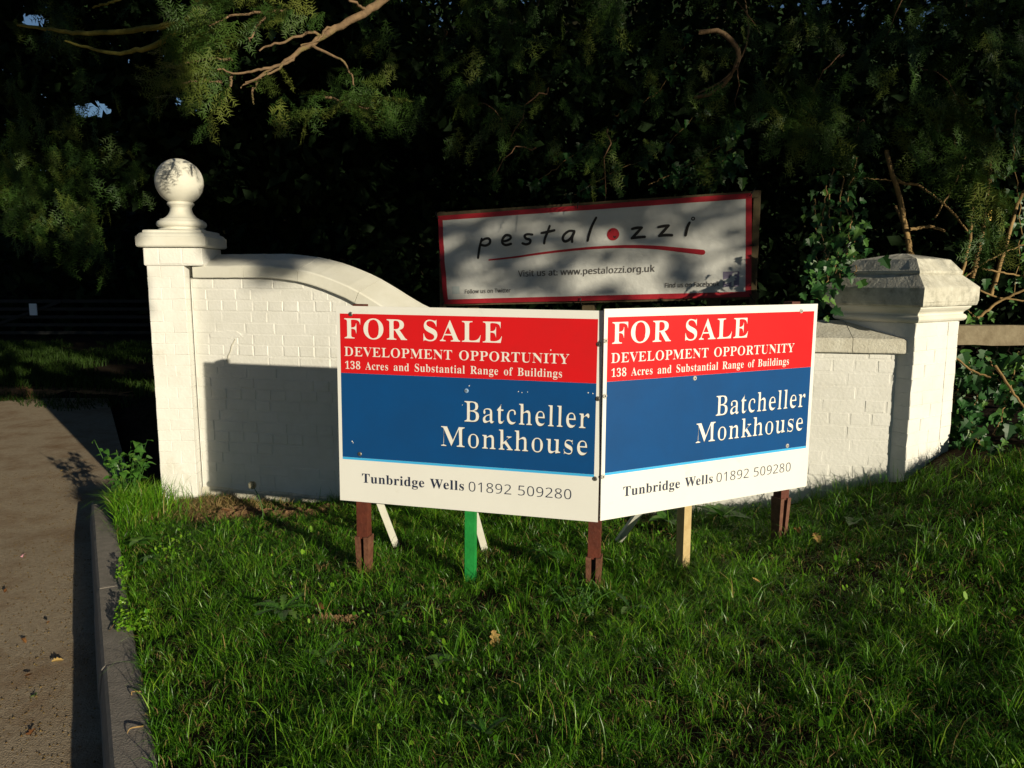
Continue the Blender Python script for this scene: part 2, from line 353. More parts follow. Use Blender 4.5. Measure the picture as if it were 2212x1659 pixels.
# ------------------------------------------------------------------ gate pillar with ball
PX, PY, PZ = -2.432, 5.018, -.25
pil = thing('gate_pillar', 'tall white painted brick pillar carrying a stone ball at the drive', 'pillar', (PX, PY, PZ), (0, 0, R(3)))
PW, PD = .242, .40
def sq(x0, x1, y0, y1, z): return [(x0, y0, z - PZ), (x1, y0, z - PZ), (x1, y1, z - PZ), (x0, y1, z - PZ)]
MB().box(.003, PW - .003, .003, PD, 0, 1.535 - PZ).build('shaft_core', white, pil)
z = 1.535; k = 0
while z > -.2:
    h = .0745; a = .150 if k % 2 else .088
    if k in (17,): h = .086
    for (x, l) in ((0, a), (a + .002, PW - a - .002)):
        link('brick', brick_mesh(l, .104, h - .0025, (k * 2 + (x > 0)) % 5, white, .0028), pil, (x, random.uniform(-.0012, .0012), z - h - PZ))
    link('brick', brick_mesh(PD - .108, .10, h - .004, k % 3, white, .004), pil, (PW + random.uniform(-.001, .001), .107, z - h - PZ), (0, 0, R(90)))
    link('brick', brick_mesh(PD - .108, .10, h - .004, k % 3, white, .004), pil, (-random.uniform(-.002, .002), PD - .001, z - h - PZ), (0, 0, R(-90)))
    z -= h; k += 1
x0, x1, y0, y1 = -.010, .372, -.010, .365
b = MB(); b.loft([sq(x0 + .006, x1 - .004, y0 + .004, y1, 1.5345), sq(x0, x1, y0, y1, 1.541), sq(x0, x1, y0, y1, 1.648), sq(x0 + .004, x1 - .004, y0 + .004, y1, 1.652)])
b.build('corbel_block', white, pil)
for (x, l, v) in ((-.010, .098, 1), (.090, .148, 2), (.240, .132, 3)):
    link('brick', brick_mesh(l, .1, .104, v, white, .004), pil, (x, -.0125, 1.543 - PZ))
cap = MB(); e = .033
def cs(d, z): return sq(x0 - e + d, x1 + e - d, y0 - e + d, y1 + e - d, z)
cap.loft([cs(.012, 1.655), cs(.004, 1.660), cs(.0, 1.668), cs(.0, 1.722), cs(.004, 1.727), cs(.008, 1.728), cs(.010, 1.734), cs(.016, 1.743), cs(.028, 1.750), cs(.034, 1.751), cs(.036, 1.766), cs(.045, 1.770), cs(.16, 1.776)])
cap.build('capstone', cast_m, pil)
cx, cy = (x0 + x1) / 2, (y0 + y1) / 2
bz = 2.098; br = .154
fin = MB(); zz = lambda q: q - PZ
fin.lathe([(.150, zz(1.773)), (.152, zz(1.781)), (.140, zz(1.785)), (.132, zz(1.790)), (.148, zz(1.794)), (.157, zz(1.803)), (.1605, zz(1.815)), (.157, zz(1.828)), (.148, zz(1.836)), (.138, zz(1.839)), (.137, zz(1.847)), (.118, zz(1.851)), (.100, zz(1.862)), (.083, zz(1.880)), (.073, zz(1.900)), (.069, zz(1.920)), (.071, zz(1.930)), (.075, zz(1.932)), (.075, zz(1.938)), (.080, zz(1.941)), (.086, zz(1.948)), (.086, zz(1.956)), (.081, zz(1.963)), (.062, zz(1.966))], 48, (cx, cy))
fo = fin.build('ball_finial', cast_m, pil, True)
bm = MB(); bm.lathe([(br * math.sin(R(a)), bz - PZ - br * math.cos(R(a))) for a in np.linspace(14, 178, 40)], 56, (cx, cy))
bm.build('stone_ball', cast_m, fo, True)

# ------------------------------------------------------------------ right pier
QZ = .15
pier = thing('wall_pier', 'squat white pier with stepped pyramid cap at the end of the low wall', 'pier', (2.225, 4.300, QZ), (0, 0, R(33.2)))
H = .226
MB().box(-H + .004, H - .004, -H + .004, H - .004, 0, 1.212 - QZ).build('shaft_core', white, pier)
z = 1.210; k = 0
def pinwheel(k, z, h):
    for f in range(4):
        rot = R(90 * f); M = Matrix.Rotation(rot, 4, 'Z')
        segs = ((0, .215), (.2165, .122)) if (k + f) % 2 == 0 else ((0, .122), (.1235, .215))
        for s_, l in segs:
            p = M @ Vector((-H + s_, -H + random.uniform(-.0008, .0008), z - h - QZ))
            link('brick', brick_mesh(l - .001, .112, h - .002, (k + f) % 4, white, .0028), pier, p, (0, 0, rot))
while z > .28:
    pinwheel(k, z, .075); z -= .075; k += 1
def ps(h, z): return [(-h, -h, z - QZ), (h, -h, z - QZ), (h, h, z - QZ), (-h, h, z - QZ)]
MB().loft([ps(.228, 1.2125), ps(.240, 1.215), ps(.248, 1.222), ps(.252, 1.231), ps(.251, 1.241), ps(.246, 1.249), ps(.238, 1.253), ps(.238, 1.262), ps(.244, 1.270), ps(.256, 1.280), ps(.264, 1.290), ps(.266, 1.2995)]).build('neck_moulding', cast_m, pier)
def jag(r):            # slightly broken arrises
    out = []
    for i in range(4):
        a, c_ = Vector(r[i]), Vector(r[(i + 1) % 4])
        for t in np.linspace(0, 1, 9)[:-1]:
            p = a.lerp(c_, t); out.append((p.x + random.uniform(-.0015, .0015), p.y + random.uniform(-.0015, .0015), p.z + random.uniform(-.0012, .0012)))
    return out
MB().loft([jag(r) for r in (ps(.270, 1.300), ps(.284, 1.303), ps(.288, 1.312), ps(.288, 1.323), ps(.2905, 1.326), ps(.291, 1.400), ps(.286, 1.407), ps(.218, 1.474))]).build('cap_slab', rough_m, pier)
MB().loft([jag(r) for r in (ps(.222, 1.4735), ps(.224, 1.478), ps(.223, 1.492), ps(.218, 1.496), ps(.176, 1.553), ps(.170, 1.557), ps(.02, 1.588))]).build('cap_top', rough_m, pier)

# ------------------------------------------------------------------ fence rail beyond the pier
g0 = (2.50, 4.66, .45)
fence = thing('fence', 'weathered grey wooden fence rail running off from the pier', 'fence', g0)
pts = [(2.47, 4.665, 1.102), (2.9, 4.625, 1.103), (3.4, 4.59, 1.101), (4.45, 4.52, 1.10)]
MB().loft([[(p[0], p[1] - .022, p[2] - .062 + random.uniform(-.003, .003)), (p[0], p[1] + .022, p[2] - .062), (p[0], p[1] + .022, p[2] + .062), (p[0], p[1] - .022, p[2] + .060 + random.uniform(-.003, .003))] for p in smooth_path(pts, 14)]).build('rail', oldwood_m, fence, world=True)
MB().box(4.38, 4.50, 4.545, 4.66, .3, 1.3).build('post', oldwood_m, fence, world=True)

# ------------------------------------------------------------------ lettering
BOLD = lambda s: ''.join(chr(0x1D400 + ord(c) - 65) if 'A' <= c <= 'Z' else chr(0x1D41A + ord(c) - 97) if 'a' <= c <= 'z' else chr(0x1D7CE + ord(c) - 48) if '0' <= c <= '9' else c for c in s)
SANS = lambda s: ''.join(chr(0x1D5A0 + ord(c) - 65) if 'A' <= c <= 'Z' else chr(0x1D5BA + ord(c) - 97) if 'a' <= c <= 'z' else chr(0x1D7E2 + ord(c) - 48) if '0' <= c <= '9' else c for c in s)
def text_np(body, res=3, space=1., word=1.):
    c = bpy.data.curves.new('lettering', 'FONT'); c.body = body; c.size = 1; c.resolution_u = res; c.space_character = space; c.space_word = word
    o = bpy.data.objects.new('lettering', c); COL.objects.link(o)
    me = bpy.data.meshes.new_from_object(o.evaluated_get(bpy.context.evaluated_depsgraph_get()))
    V = np.array([v.co[:2] for v in me.vertices]); Fc = [tuple(p.vertices) for p in me.polygons]
    bpy.data.objects.remove(o); bpy.data.curves.remove(c); bpy.data.meshes.remove(me)
    return V, Fc
def offset(V, Fc, dx, dy):                # move the outline in (positive) or out, separately across and along
    cnt = {}
    for f in Fc:
        for i in range(len(f)):
            e_ = (f[i], f[(i + 1) % len(f)]); cnt[e_] = cnt.get(e_, 0) + 1
    N = np.zeros((len(V), 2))
    for (a, b_) in cnt:
        if (b_, a) not in cnt:
            d = V[b_] - V[a]; L_ = np.hypot(*d)
            if L_ > 1e-9:
                nrm = np.array([d[1], -d[0]]) / L_; N[a] += nrm; N[b_] += nrm
    ln = np.hypot(N[:, 0], N[:, 1]); ok = ln > 1e-6; N[ok] /= ln[ok, None]
    return V - N * np.array([dx, dy])
CAPH = {}
def lettering(parent, name, body, u0, u1, base, cap, mat, y, bold=False, dx=0, dy=0, space=1., word=1., slope=0., outline=None, z0=0.):
    key = bold
    if key not in CAPH: CAPH[key] = text_np(BOLD('E') if bold else SANS('E'))[0][:, 1].max()
    V, Fc = text_np(BOLD(body) if bold else SANS(body), 3, space, word)
    x0_, x1_ = V[:, 0].min(), V[:, 0].max()
    def place(W, yy):
        U = u0 + (W[:, 0] - x0_) / (x1_ - x0_) * (u1 - u0); Z = base + W[:, 1] / CAPH[key] * cap + slope * (U - u0)
        return np.stack([U, np.full(len(U), yy), Z - z0], 1)
    words = split_words(V, Fc); out = []
    W = offset(V, Fc, dx, dy) if (dx or dy) else V; W2 = offset(V, Fc, dx - .011, dy - .011) if outline else None
    def emit(nm, X, mt):
        for fs in words:
            ids = sorted({i for f in fs for i in f}); mp = {i: k for k, i in enumerate(ids)}
            out.append(link(nm, pymesh(nm, X[ids], [tuple(mp[i] for i in f) for f in fs], mt), parent))
    if outline: emit('letter_shadow', place(W2, y + .0004) + np.array([.0012, 0, -.0012]), outline)
    emit(name, place(W, y), mat)
    return out
def split_words(V, Fc):                   # faces of each word, parted at the wide gaps
    par = list(range(len(V)))
    def fd(i):
        while par[i] != i: par[i] = par[par[i]]; i = par[i]
        return i
    for f in Fc:
        for i in f[1:]: par[fd(i)] = fd(f[0])
    isl = {}
    for f in Fc: isl.setdefault(fd(f[0]), []).append(f)
    L_ = sorted([(min(V[i][0] for f in fs for i in f), max(V[i][0] for f in fs for i in f), fs) for fs in isl.values()], key=lambda q: q[0])
    words = []; xm = -9
    for a_, b_, fs in L_:
        if a_ - xm > .17 or not words: words.append([])
        words[-1] += fs; xm = max(xm, b_)
    return words
def rect(parent, name, u0, u1, v0, v1, y, mat, z0=0.):
    return link(name, pymesh(name, [(u0, y, v0 - z0), (u1, y, v0 - z0), (u1, y, v1 - z0), (u0, y, v1 - z0)], [(0, 1, 2, 3)], mat), parent)

# ------------------------------------------------------------------ the two sale boards
BWD, BHT = 1.22, .914
def make_board(loc, rot, label, g, right):
    o = thing('sale_board', label, 'sign', (loc[0], loc[1], g), rot, 'for sale boards')
    zo = -(loc[2] - g)                      # v = 0 is the lower edge
    n_ = 16; b = MB()
    wv = lambda u_, v_: .0012 * math.sin(5 * u_ + 2 * v_)
    b.box(0, BWD, 0, .006, -zo, BHT - zo); pn = b.build('panel', board_m, o)
    rect(o, 'red_field', .018, 1.199, .607, .879, -.0006, red_m, zo)
    rect(o, 'blue_field', .018, 1.199, .211, .6068, -.0006, blue_m, zo)
    rect(o, 'light_blue_line', .018, 1.199, .2000, .2108, -.0006, cyan_m, zo)
    T_ = -.0012
    lettering(o, 'lettering', 'FOR SALE', .039, .785, .767, .0905, whitep_m, T_, True, .012, -.002, 1.06, 1.5, z0=zo)
    lettering(o, 'lettering', 'DEVELOPMENT OPPORTUNITY', .037, 1.081, .686, .0415, whitep_m, T_, True, .016, -.002, 1.04, 1.35, z0=zo)
    lettering(o, 'lettering', '138 Acres and Substantial Range of Buildings', .040, 1.051, .6265, .0345, whitep_m, T_, True, .012, 0, 1.06, 1.6, z0=zo)
    lettering(o, 'lettering', 'Batcheller', .612, 1.176, .412, .0915, whitep_m, T_, True, .030, -.001, 1.04, outline=black_m, z0=zo)
    lettering(o, 'lettering', 'Monkhouse', .502, 1.170, .2945, .0895, whitep_m, T_, True, .030, -.001, 1.04, outline=black_m, z0=zo)
    lettering(o, 'lettering', 'Tunbridge Wells', .115, .613, .094, .0435, navy_m, T_, True, .002, -.002, 1.06, 1.3, z0=zo)
    lettering(o, 'lettering', '01892 509280', .635, 1.103, .0925, .0455, navy_m, T_, False, .012, .010, 1.06, 1.0, z0=zo)
    scr = [(1.113,.881,0),(.008,.781,0),(.010,.547,0),(.008,.196,0),(.485,.594,1),(1.072,.224,0)] if right else [(.072,.877,0),(1.204,.774,0),(1.206,.542,0),(1.203,.193,0),(.105,.229,0),(.623,.55,2)]
    for su, sv, kd in scr:
        q = MB(); q.add(*_disc(su, sv - zo, .0105, -.0016, -.0045)); so_ = q.build('screw', {0: bright_m if right else steel_m, 1: bright_m, 2: pale2_m}[kd], o)
        q = MB(); q.add(*_disc(su, sv - zo, .0040, -.0046, -.0062)); q.build('screw_head', screw_slot_m if kd == 0 else steel_m, so_)
    return o, zo
def _disc(cx_, cz_, r_, ya, yb, n=14):
    V = [(cx_ + r_ * f * math.cos(2 * math.pi * i / n), y_, cz_ + r_ * f * math.sin(2 * math.pi * i / n)) for y_, f in ((ya, 1), (yb, .7)) for i in range(n)]
    return V, [(i, (i + 1) % n, n + (i + 1) % n, n + i) for i in range(n)] + [tuple(range(n, 2 * n))]
bright_m = pmat('bright_zinc', (.62, .60, .55), (.45, .44, .40), 200, .45, 0, 40, .5)
pale2_m = pmat('pale_blue_washer', (.22, .35, .55), None, 5, .5)
def gat(x, y): return float(gz(np.array([x]), np.array([y]))[0])
bL, zL = make_board((-.816, 3.408, .413), (R(-.47), R(.5), R(-13.9)), 'for sale board beside the sweeping wall, with green post below', .06, False)
bR, zR = make_board((.382, 3.113, .411), (R(.49), R(-.16), R(25.7)), 'brightly lit for sale board angled towards the low wall, pale timber post below', .08, True)
def spike_post(parent, u, zg, ztop, w_=.052, top=True):
    MB().box(u - w_/2, u + w_/2, .0075, .0075 + w_, zg + .155, ztop).build('post', brown_m, parent)
    # steel socket: two tapering cheeks with an open slot between
    for sgn in (-1, 1):
        a0, a1 = (-.034, -.0115) if sgn < 0 else (.0115, .034)
        c0, c1 = (-.025, -.008) if sgn < 0 else (.008, .025)
        q = MB(); q.hexa([(u + c0, .012, zg - .12), (u + c1, .012, zg - .12), (u + c1, .055, zg - .12), (u + c0, .055, zg - .12), (u + a0, -.001, zg + .165), (u + a1, -.001, zg + .165), (u + a1, .066, zg + .165), (u + a0, .066, zg + .165)])
        q.build('post_socket', rust_m, parent)
    MB().box(u - .012, u + .012, .040, .048, zg - .1, zg + .16).build('slot_shade_plate', screw_slot_m, parent)  # added near-black plate, its colour stands for the shade inside the slot
# ground level along each board, in the board's own height (its Empty stands at the ground)
spike_post(bL, .105, .075 - .06, BHT + .008 - zL)
spike_post(bL, 1.205, .085 - .06, BHT - .02 - zL)
MB().box(.614, .660, .0075, .048, -.2, BHT - .1 - zL).build('post', green_m, bL)['label'] = 'bright green painted post'
MB().box(.462, .503, .0075, .060, -.2, BHT - .1 - zR).build('post', timber_m, bR)['label'] = 'pale bare timber post'
spike_post(bR, 1.085, .20 - .08, BHT + .012 - zR)
for par, a, b_ in ((bL, at(803, 1040, 3.53), at(856, 1178, 3.78)), (bL, at(1012, 1060, 3.42), at(1047, 1188, 3.66)), (bR, at(1408, 1070, 3.42), at(1336, 1168, 3.72))):
    MB().beam(a, b_, .034, .020, (.2, -1, .1)).build('brace', whitewood_m, par, world=True)
# chips in the print of the board by the wall
for su, sv, r_ in ((1.00, .742, .004), (.636, .573, .003), (.86, .557, .0025), (.875, .554, .003), (.90, .557, .0025), (1.165, .566, .003), (1.185, .563, .004), (.605, .485, .0025), (.068, .288, .005), (.073, .281, .003)):
    n_ = 6; link('paint_chip', pymesh('paint_chip', [(su + r_ * random.uniform(.4, 1.2) * math.cos(k), -.0011, sv - zL + r_ * random.uniform(.4, 1.3) * math.sin(k)) for k in np.linspace(0, 5.2, n_)], [tuple(range(n_))], whitep_m), bL)

# ------------------------------------------------------------------ banner behind the wall
BO = (-.573, 6.03, -.05); BYAW = R(-20.7635)
ban = thing('banner_sign', 'white vinyl banner with red border in timber frame behind the wall', 'banner', BO, (0, 0, BYAW))
def zb_(v): return v - BO[2]
sh = [(-.017, 1.94), (2.356, 2.025), (2.383, 1.324), (.027, 1.246)]
def bil(a, c):
    p = np.array(sh); t = p[0] * (1 - a) + p[1] * a; bt = p[3] * (1 - a) + p[2] * a; return bt * (1 - c) + t * c
def wave(u_, v_): return .006 * math.sin(6 * u_ + 3 * v_) + .004 * math.sin(15 * u_ - 9 * v_) + .003 * math.sin(31 * v_ + 2 * u_)
def sheetpart(name, a0, a1, c0, c1, na, nc, mat, off):
    V = []; Fc = []
    for j in range(nc + 1):
        for i in range(na + 1):
            p = bil(a0 + (a1 - a0) * i / na, c0 + (c1 - c0) * j / nc); V.append((p[0], wave(*p) - off, zb_(p[1])))
    for j in range(nc):
        for i in range(na): k = j * (na + 1) + i; Fc.append((k, k + 1, k + na + 2, k + na + 1))
    return link(name, pymesh(name, V, Fc, mat, True), ban)
sheetpart('sheet', .016, .984, .05, .95, 90, 30, sheet_m, 0)
ea, ec = .0165, .052
bo = sheetpart('red_border', 0, 1, 0, ec, 80, 2, bred_m, .001); sheetpart('red_border', 0, 1, 1 - ec, 1, 80, 2, bred_m, .001)
sheetpart('red_border', 0, ea, ec, 1 - ec, 2, 30, bred_m, .001); sheetpart('red_border', 1 - ea, 1, ec, 1 - ec, 2, 30, bred_m, .001)
fr = [(-.03, 1.975), (2.402, 2.048), (2.430, 1.300), (.012, 1.225)]
def fbar(a, c_, w_): MB().beam((a[0], .045, zb_(a[1])), (c_[0], .045, zb_(c_[1])), .045, w_, (0, 1, 0)).build('frame_bar', framewood_m, ban)
fbar((fr[0][0], fr[0][1] - .03), (fr[1][0], fr[1][1] - .03), .06); fbar((fr[3][0], fr[3][1] + .03), (fr[2][0], fr[2][1] + .03), .06)
for x_, t0, t1_ in ((.0, 1.17, 1.975), (2.39, 1.26, 2.045)):
    MB().box(x_ - .022, x_ + .022, .0235, .0675, zb_(t0), zb_(t1_) - .0).build('frame_bar', framewood_m, ban)
for x_ in (.25, 1.2, 2.12): MB().box(x_ - .045, x_ + .045, .072, .16, -.4, zb_(1.9)).build('post', framewood_m, ban)
for a, c in ((0, 1), (.485, 1), (1, 1), (0, 0), (.485, 0), (1, 0), (0, .5), (1, .5)):
    p = bil(a, c); d = .02 if c == 1 else -.02 if c == 0 else 0; d2 = 0 if .1 < a < .9 else (.015 if a else -.015)
    MB().tube([(p[0] - d2 * .8, -.012 + wave(*p), zb_(p[1] - d * 1.1)), (p[0], -.016 + wave(*p), zb_(p[1])), (p[0] + d2, -.01, zb_(p[1] + d)), (p[0] + d2 * 1.6, .03, zb_(p[1] + d * 1.8))], .004, 5).build('cable_tie', black_m, ban)
def ribbon(pts, wid, off=.0022, n=None):
    P_ = smooth_path(np.array([(a, c, 0) for a, c in pts]), n or len(pts) * 5)[:, :2]; m = len(P_)
    wd = np.interp(np.linspace(0, 1, m), np.linspace(0, 1, len(wid)), wid); V = []
    T = np.gradient(P_, axis=0); T /= np.linalg.norm(T, axis=1)[:, None] + 1e-9; N = np.stack([-T[:, 1], T[:, 0]], 1)
    ext = []
    for sgn, i in ((-1, 0), (1, m - 1)):
        cap_ = []
        for th in np.linspace(-80, 80, 7):
            cap_.append(P_[i] + wd[i] / 2 * (sgn * T[i] * math.cos(R(th)) + N[i] * math.sin(R(th)) * (-sgn)))
        ext.append(cap_)
    loop = [P_[i] - N[i] * wd[i] / 2 for i in range(m)] + ext[1][::1] + [P_[i] + N[i] * wd[i] / 2 for i in range(m - 1, -1, -1)] + ext[0][::1]
    V = []; Fc = []
    L_ = [P_[i] - N[i] * wd[i] / 2 for i in range(m)]; R_ = [P_[i] + N[i] * wd[i] / 2 for i in range(m)]
    V = L_ + R_; Fc = [(i, i + 1, m + i + 1, m + i) for i in range(m - 1)]
    for sgn, i in ((-1, 0), (1, m - 1)):
        k0 = len(V); V = V + [P_[i]] + [P_[i] + wd[i] / 2 * (sgn * T[i] * math.cos(R(th)) + N[i] * math.sin(R(th))) for th in np.linspace(-90, 90, 7)]
        Fc += [(k0, k0 + 1 + q, k0 + 2 + q) for q in range(6)]
    return [(p[0], wave(p[0], p[1]) - off, zb_(p[1])) for p in V], Fc
def circ(cu, cv, r_, off, n=22, inner=0): 
    if inner:
        V = [(cu + rr * math.cos(2 * math.pi * i / n), cv + rr * math.sin(2 * math.pi * i / n)) for rr in (inner, r_) for i in range(n)]; Fc = [(i, n + i, n + (i + 1) % n, (i + 1) % n) for i in range(n)]
    else: V = [(cu + r_ * math.cos(2 * math.pi * i / n), cv + r_ * math.sin(2 * math.pi * i / n)) for i in range(n)]; Fc = [tuple(range(n))]
    return [(a, wave(a, c) - off, zb_(c)) for a, c in V], Fc
STR = dict(p=[(.359,1.756),(.342,1.699),(.332,1.652),(.328,1.61)], p2=[(.354,1.737),(.384,1.754),(.417,1.757),(.432,1.739),(.423,1.716),(.39,1.703),(.351,1.709)],
 e=[(.535,1.732),(.571,1.737),(.602,1.754),(.596,1.774),(.564,1.778),(.539,1.753),(.535,1.72),(.564,1.704),(.605,1.713)],
 s=[(.778,1.779),(.74,1.783),(.716,1.772),(.728,1.751),(.762,1.739),(.757,1.716),(.728,1.707),(.699,1.715)], t=[(.918,1.839),(.901,1.794),(.883,1.749),(.877,1.712)], t2=[(.852,1.789),(.901,1.796),(.955,1.806)],
 a=[(1.108,1.798),(1.069,1.799),(1.034,1.774),(1.022,1.744),(1.04,1.723),(1.076,1.739),(1.1,1.773),(1.108,1.796),(1.093,1.75),(1.094,1.72)], l=[(1.272,1.891),(1.24,1.831),(1.22,1.77),(1.212,1.726)],
 z=[(1.538,1.804),(1.572,1.811),(1.609,1.811)], z_=[(1.609,1.811),(1.573,1.774),(1.538,1.738)], z__=[(1.538,1.738),(1.585,1.744),(1.632,1.746)],
 zz=[(1.729,1.812),(1.77,1.818),(1.803,1.82)], zz_=[(1.803,1.82),(1.771,1.786),(1.737,1.750)], zz__=[(1.737,1.750),(1.783,1.755),(1.827,1.753)], i=[(1.948,1.837),(1.933,1.804),(1.922,1.751)])
for q, (k, pts) in enumerate(STR.items()):
    V, Fc = ribbon(pts, [.017, .021, .019], .0022 + .0001 * q); link('lettering', pymesh('lettering', V, Fc, bink_m), ban)
V, Fc = circ(1.971, 1.864, .014, .0022, 16, .006); link('lettering', pymesh('lettering', V, Fc, bink_m), ban)
V, Fc = circ(1.401, 1.769, .045, .0022, 28); dot = link('red_dot', pymesh('red_dot', V, Fc, bred_m), ban)
for c_ in ((1.382, 1.789), (1.413, 1.753)): V, Fc = circ(*c_, .011, .0032, 12); link('black_spot', pymesh('black_spot', V, Fc, bink_m), dot)
V, Fc = ribbon([(.422,1.592),(.621,1.611),(.871,1.64),(1.16,1.667),(1.393,1.678),(1.564,1.678),(1.731,1.668),(1.895,1.649),(2.045,1.631)], [.012, .016, .020, .026, .036], .002, 50); link('red_underline', pymesh('red_underline', V, Fc, bred_m), ban)
def ban_text(body, u0, u1, base, cap, mat, slope):
    o = lettering(ban, 'lettering', body, u0, u1, base, cap, mat, 0, False, -.013, -.013, 1.02, 1, slope, None, BO[2])
    for q in o:
        for v in q.data.vertices: v.co.y = wave(v.co.x, v.co.z + BO[2]) - .003
ban_text('Visit us at: www.pestalozzi.org.uk', .662, 1.711, 1.463, .046, grey_ink, .034)
ban_text('Follow us on Twitter', .22, .6, 1.331, .031, grey_ink, .034); ban_text('Find us on Facebook', 1.788, 2.167, 1.384, .032, grey_ink, .034)
V = [(a, wave(a, c) - .0025, zb_(c)) for a, c in ((2.188, 1.391), (2.298, 1.395), (2.296, 1.499), (2.188, 1.496))]; ic = link('printed_icon', pymesh('printed_icon', V, [(0, 1, 2, 3)], purple_m), ban)
o = lettering(ic, 'lettering', 'f', 2.238, 2.284, 1.400, .085, sheet_m, 0, False, -.02, -.02, z0=BO[2])
for v in o[0].data.vertices: v.co.y = wave(v.co.x, v.co.z + BO[2]) - .0036
V = [(a, wave(a, c) - .0025, zb_(c)) for a, c in ((.105, 1.325), (.172, 1.327), (.168, 1.388), (.103, 1.386))]; link('printed_icon', pymesh('printed_icon', V, [(0, 1, 2, 3)], pale_m), ban)

# ------------------------------------------------------------------ far field gate up the drive
gp = at(20, 760, 19.); gz0 = -.22
gate = thing('field_gate', 'dark five-bar field gate with white notice far up the shaded drive', 'gate', (gp[0], 19., gz0))
xa, xb = at(-60, 660, 19.)[0], at(330, 660, 19.)[0]
for h_ in (.3, .5, .7, .9, 1.1): MB().box(xa, xb, 18.98, 19.02, gz0 + h_ - .04, gz0 + h_ + .04).build('bar', gate_m, gate, world=True)
MB().beam((xa, 18.96, gz0 + .3), ((xa + xb) / 2, 18.96, gz0 + 1.1), .03, .07).build('brace', gate_m, gate, world=True)
for x_ in (xa - .1, xb + .1): MB().box(x_ - .1, x_ + .1, 18.9, 19.1, gz0 - .2, gz0 + 1.3).build('post', gate_m, gate, world=True)
a, c_ = at(62, 656, 18.9), at(80, 681, 18.9); MB().box(a[0], c_[0], 18.9, 18.93, c_[2], a[2]).build('notice', notice_m, gate, world=True)

# ------------------------------------------------------------------ grass
def quads(C, size, tint):                 # single broad leaves / leaf clumps, randomly turned
    N = len(C); a = rng.normal(0, 1, (N, 3)); a /= np.linalg.norm(a, axis=1)[:, None]; b_ = np.cross(a, rng.normal(0, 1, (N, 3))); b_ /= np.linalg.norm(b_, axis=1)[:, None]
    s_ = np.broadcast_to(size, (N,))[:, None]; c2 = np.cross(a, b_)
    V = np.stack([C - a * s_ * .5, C + b_ * s_ * .30 - a * s_ * .05 + c2 * s_ * .1, C + a * s_ * .6, C - b_ * s_ * .30 + a * s_ * .05 + c2 * s_ * .1], 1)
    Fc = (np.array([(0, 1, 2), (0, 2, 3)])[None] + (np.arange(N) * 4)[:, None, None]).reshape(-1, 3)
    return V.reshape(-1, 3), Fc, np.repeat(tint, 4)
def blades(P_, length, width, mat, name, lean=.5, tint=None, flat=0, az=None):
    N = len(P_); az = rng.uniform(0, 2 * np.pi, N) if az is None else az; ln = np.abs(rng.normal(0, lean, N)) + .12 + flat
    D = np.stack([np.cos(az), np.sin(az)], 1); tw = rng.uniform(0, np.pi, N); Wv = np.stack([np.cos(tw), np.sin(tw), np.zeros(N)], 1)
    lev = np.array([0, .38, .72, 1.]); wd = np.array([.9, 1., .7, 0])
    V = np.zeros((N, 7, 3))
    for i, (t, q) in enumerate(zip(lev, wd)):
        bend = ln * t * t; hor = length * t * np.sin(np.clip(bend, 0, 1.5)) ; ver = length * t * np.cos(np.clip(bend, 0, 1.5) * .9)
        c = P_ + np.concatenate([D * hor[:, None], ver[:, None]], 1)
        if i < 3:
            V[:, 2 * i] = c - Wv * (width * q / 2)[:, None]; V[:, 2 * i + 1] = c + Wv * (width * q / 2)[:, None]
        else: V[:, 6] = c
    base = (np.arange(N) * 7)[:, None, None]
    Fc = (np.array([(0, 1, 3), (0, 3, 2), (2, 3, 5), (2, 5, 4), (4, 5, 6)])[None] + base).reshape(-1, 3)
    t = np.repeat(rng.uniform(0, .92, N) if tint is None else tint, 7)
    return npmesh(name, V.reshape(-1, 3), Fc, mat, t)
def wall_depth(x, y): return (x - WO[0]) * .237 + (y - WO[1]) * .972
def lawn_points(n):
    x = rng.uniform(-3.2, 4.2, n); y = 1.35 + 3.9 * rng.uniform(0, 1, n) ** 1.25
    ok = (kerb_q(x, y) > .085 + .045 * noise2(x, y, 9) + .03 * noise2(x, y, 2.2, 3)) & (wall_depth(x, y) < -.03) & (np.abs(x) < .78 * y + .45) & ((x - PX - .12) ** 2 + (y - PY - .2) ** 2 > .06)
    dx, dy = x - 2.23, y - 4.304; cu, su = math.cos(R(35.62)), math.sin(R(35.62))
    ok &= ~((np.abs(dx * cu + dy * su) < .24) & (np.abs(-dx * su + dy * cu) < .24)) & ((x < 2.1) | (wall_depth(x, y) < .25))
    soil = np.exp(-(((x + 1.75) / .55) ** 2 + ((y - 4.62) / .16) ** 2)) + .8 * np.exp(-(((x + .95) / .45) ** 2 + ((y - 3.52) / .03) ** 2)) + .8 * np.exp(-(((x + .45) / .30) ** 2 + ((y - 3.02) / .03) ** 2)) + .75 * np.exp(-(((x + .25) / .22) ** 2 + ((y - 2.45) / .03) ** 2)) + .8 * np.exp(-(((x + 1.1) / .9) ** 2 + ((y - 4.86 + .24 * (x + 1.1)) / .12) ** 2))
    ok &= rng.uniform(0, 1, n) > soil * 1.05
    ok &= rng.uniform(0, 1, n) < .72 + .5 * noise2(x, y, 3.1)
    x, y = x[ok], y[ok]; return x, y
x, y = lawn_points(190000); az = rng.uniform(0, 2 * np.pi, len(x)); sc = np.ones(len(x))
tx, ty_ = lawn_points(24000); kk = rng.integers(0, len(tx), 150000); rad = np.abs(rng.normal(0, .017, len(kk))); ta = rng.uniform(0, 2 * np.pi, len(kk))
ts = np.clip(rng.normal(1.12, .32, len(tx)), .5, 2.1)
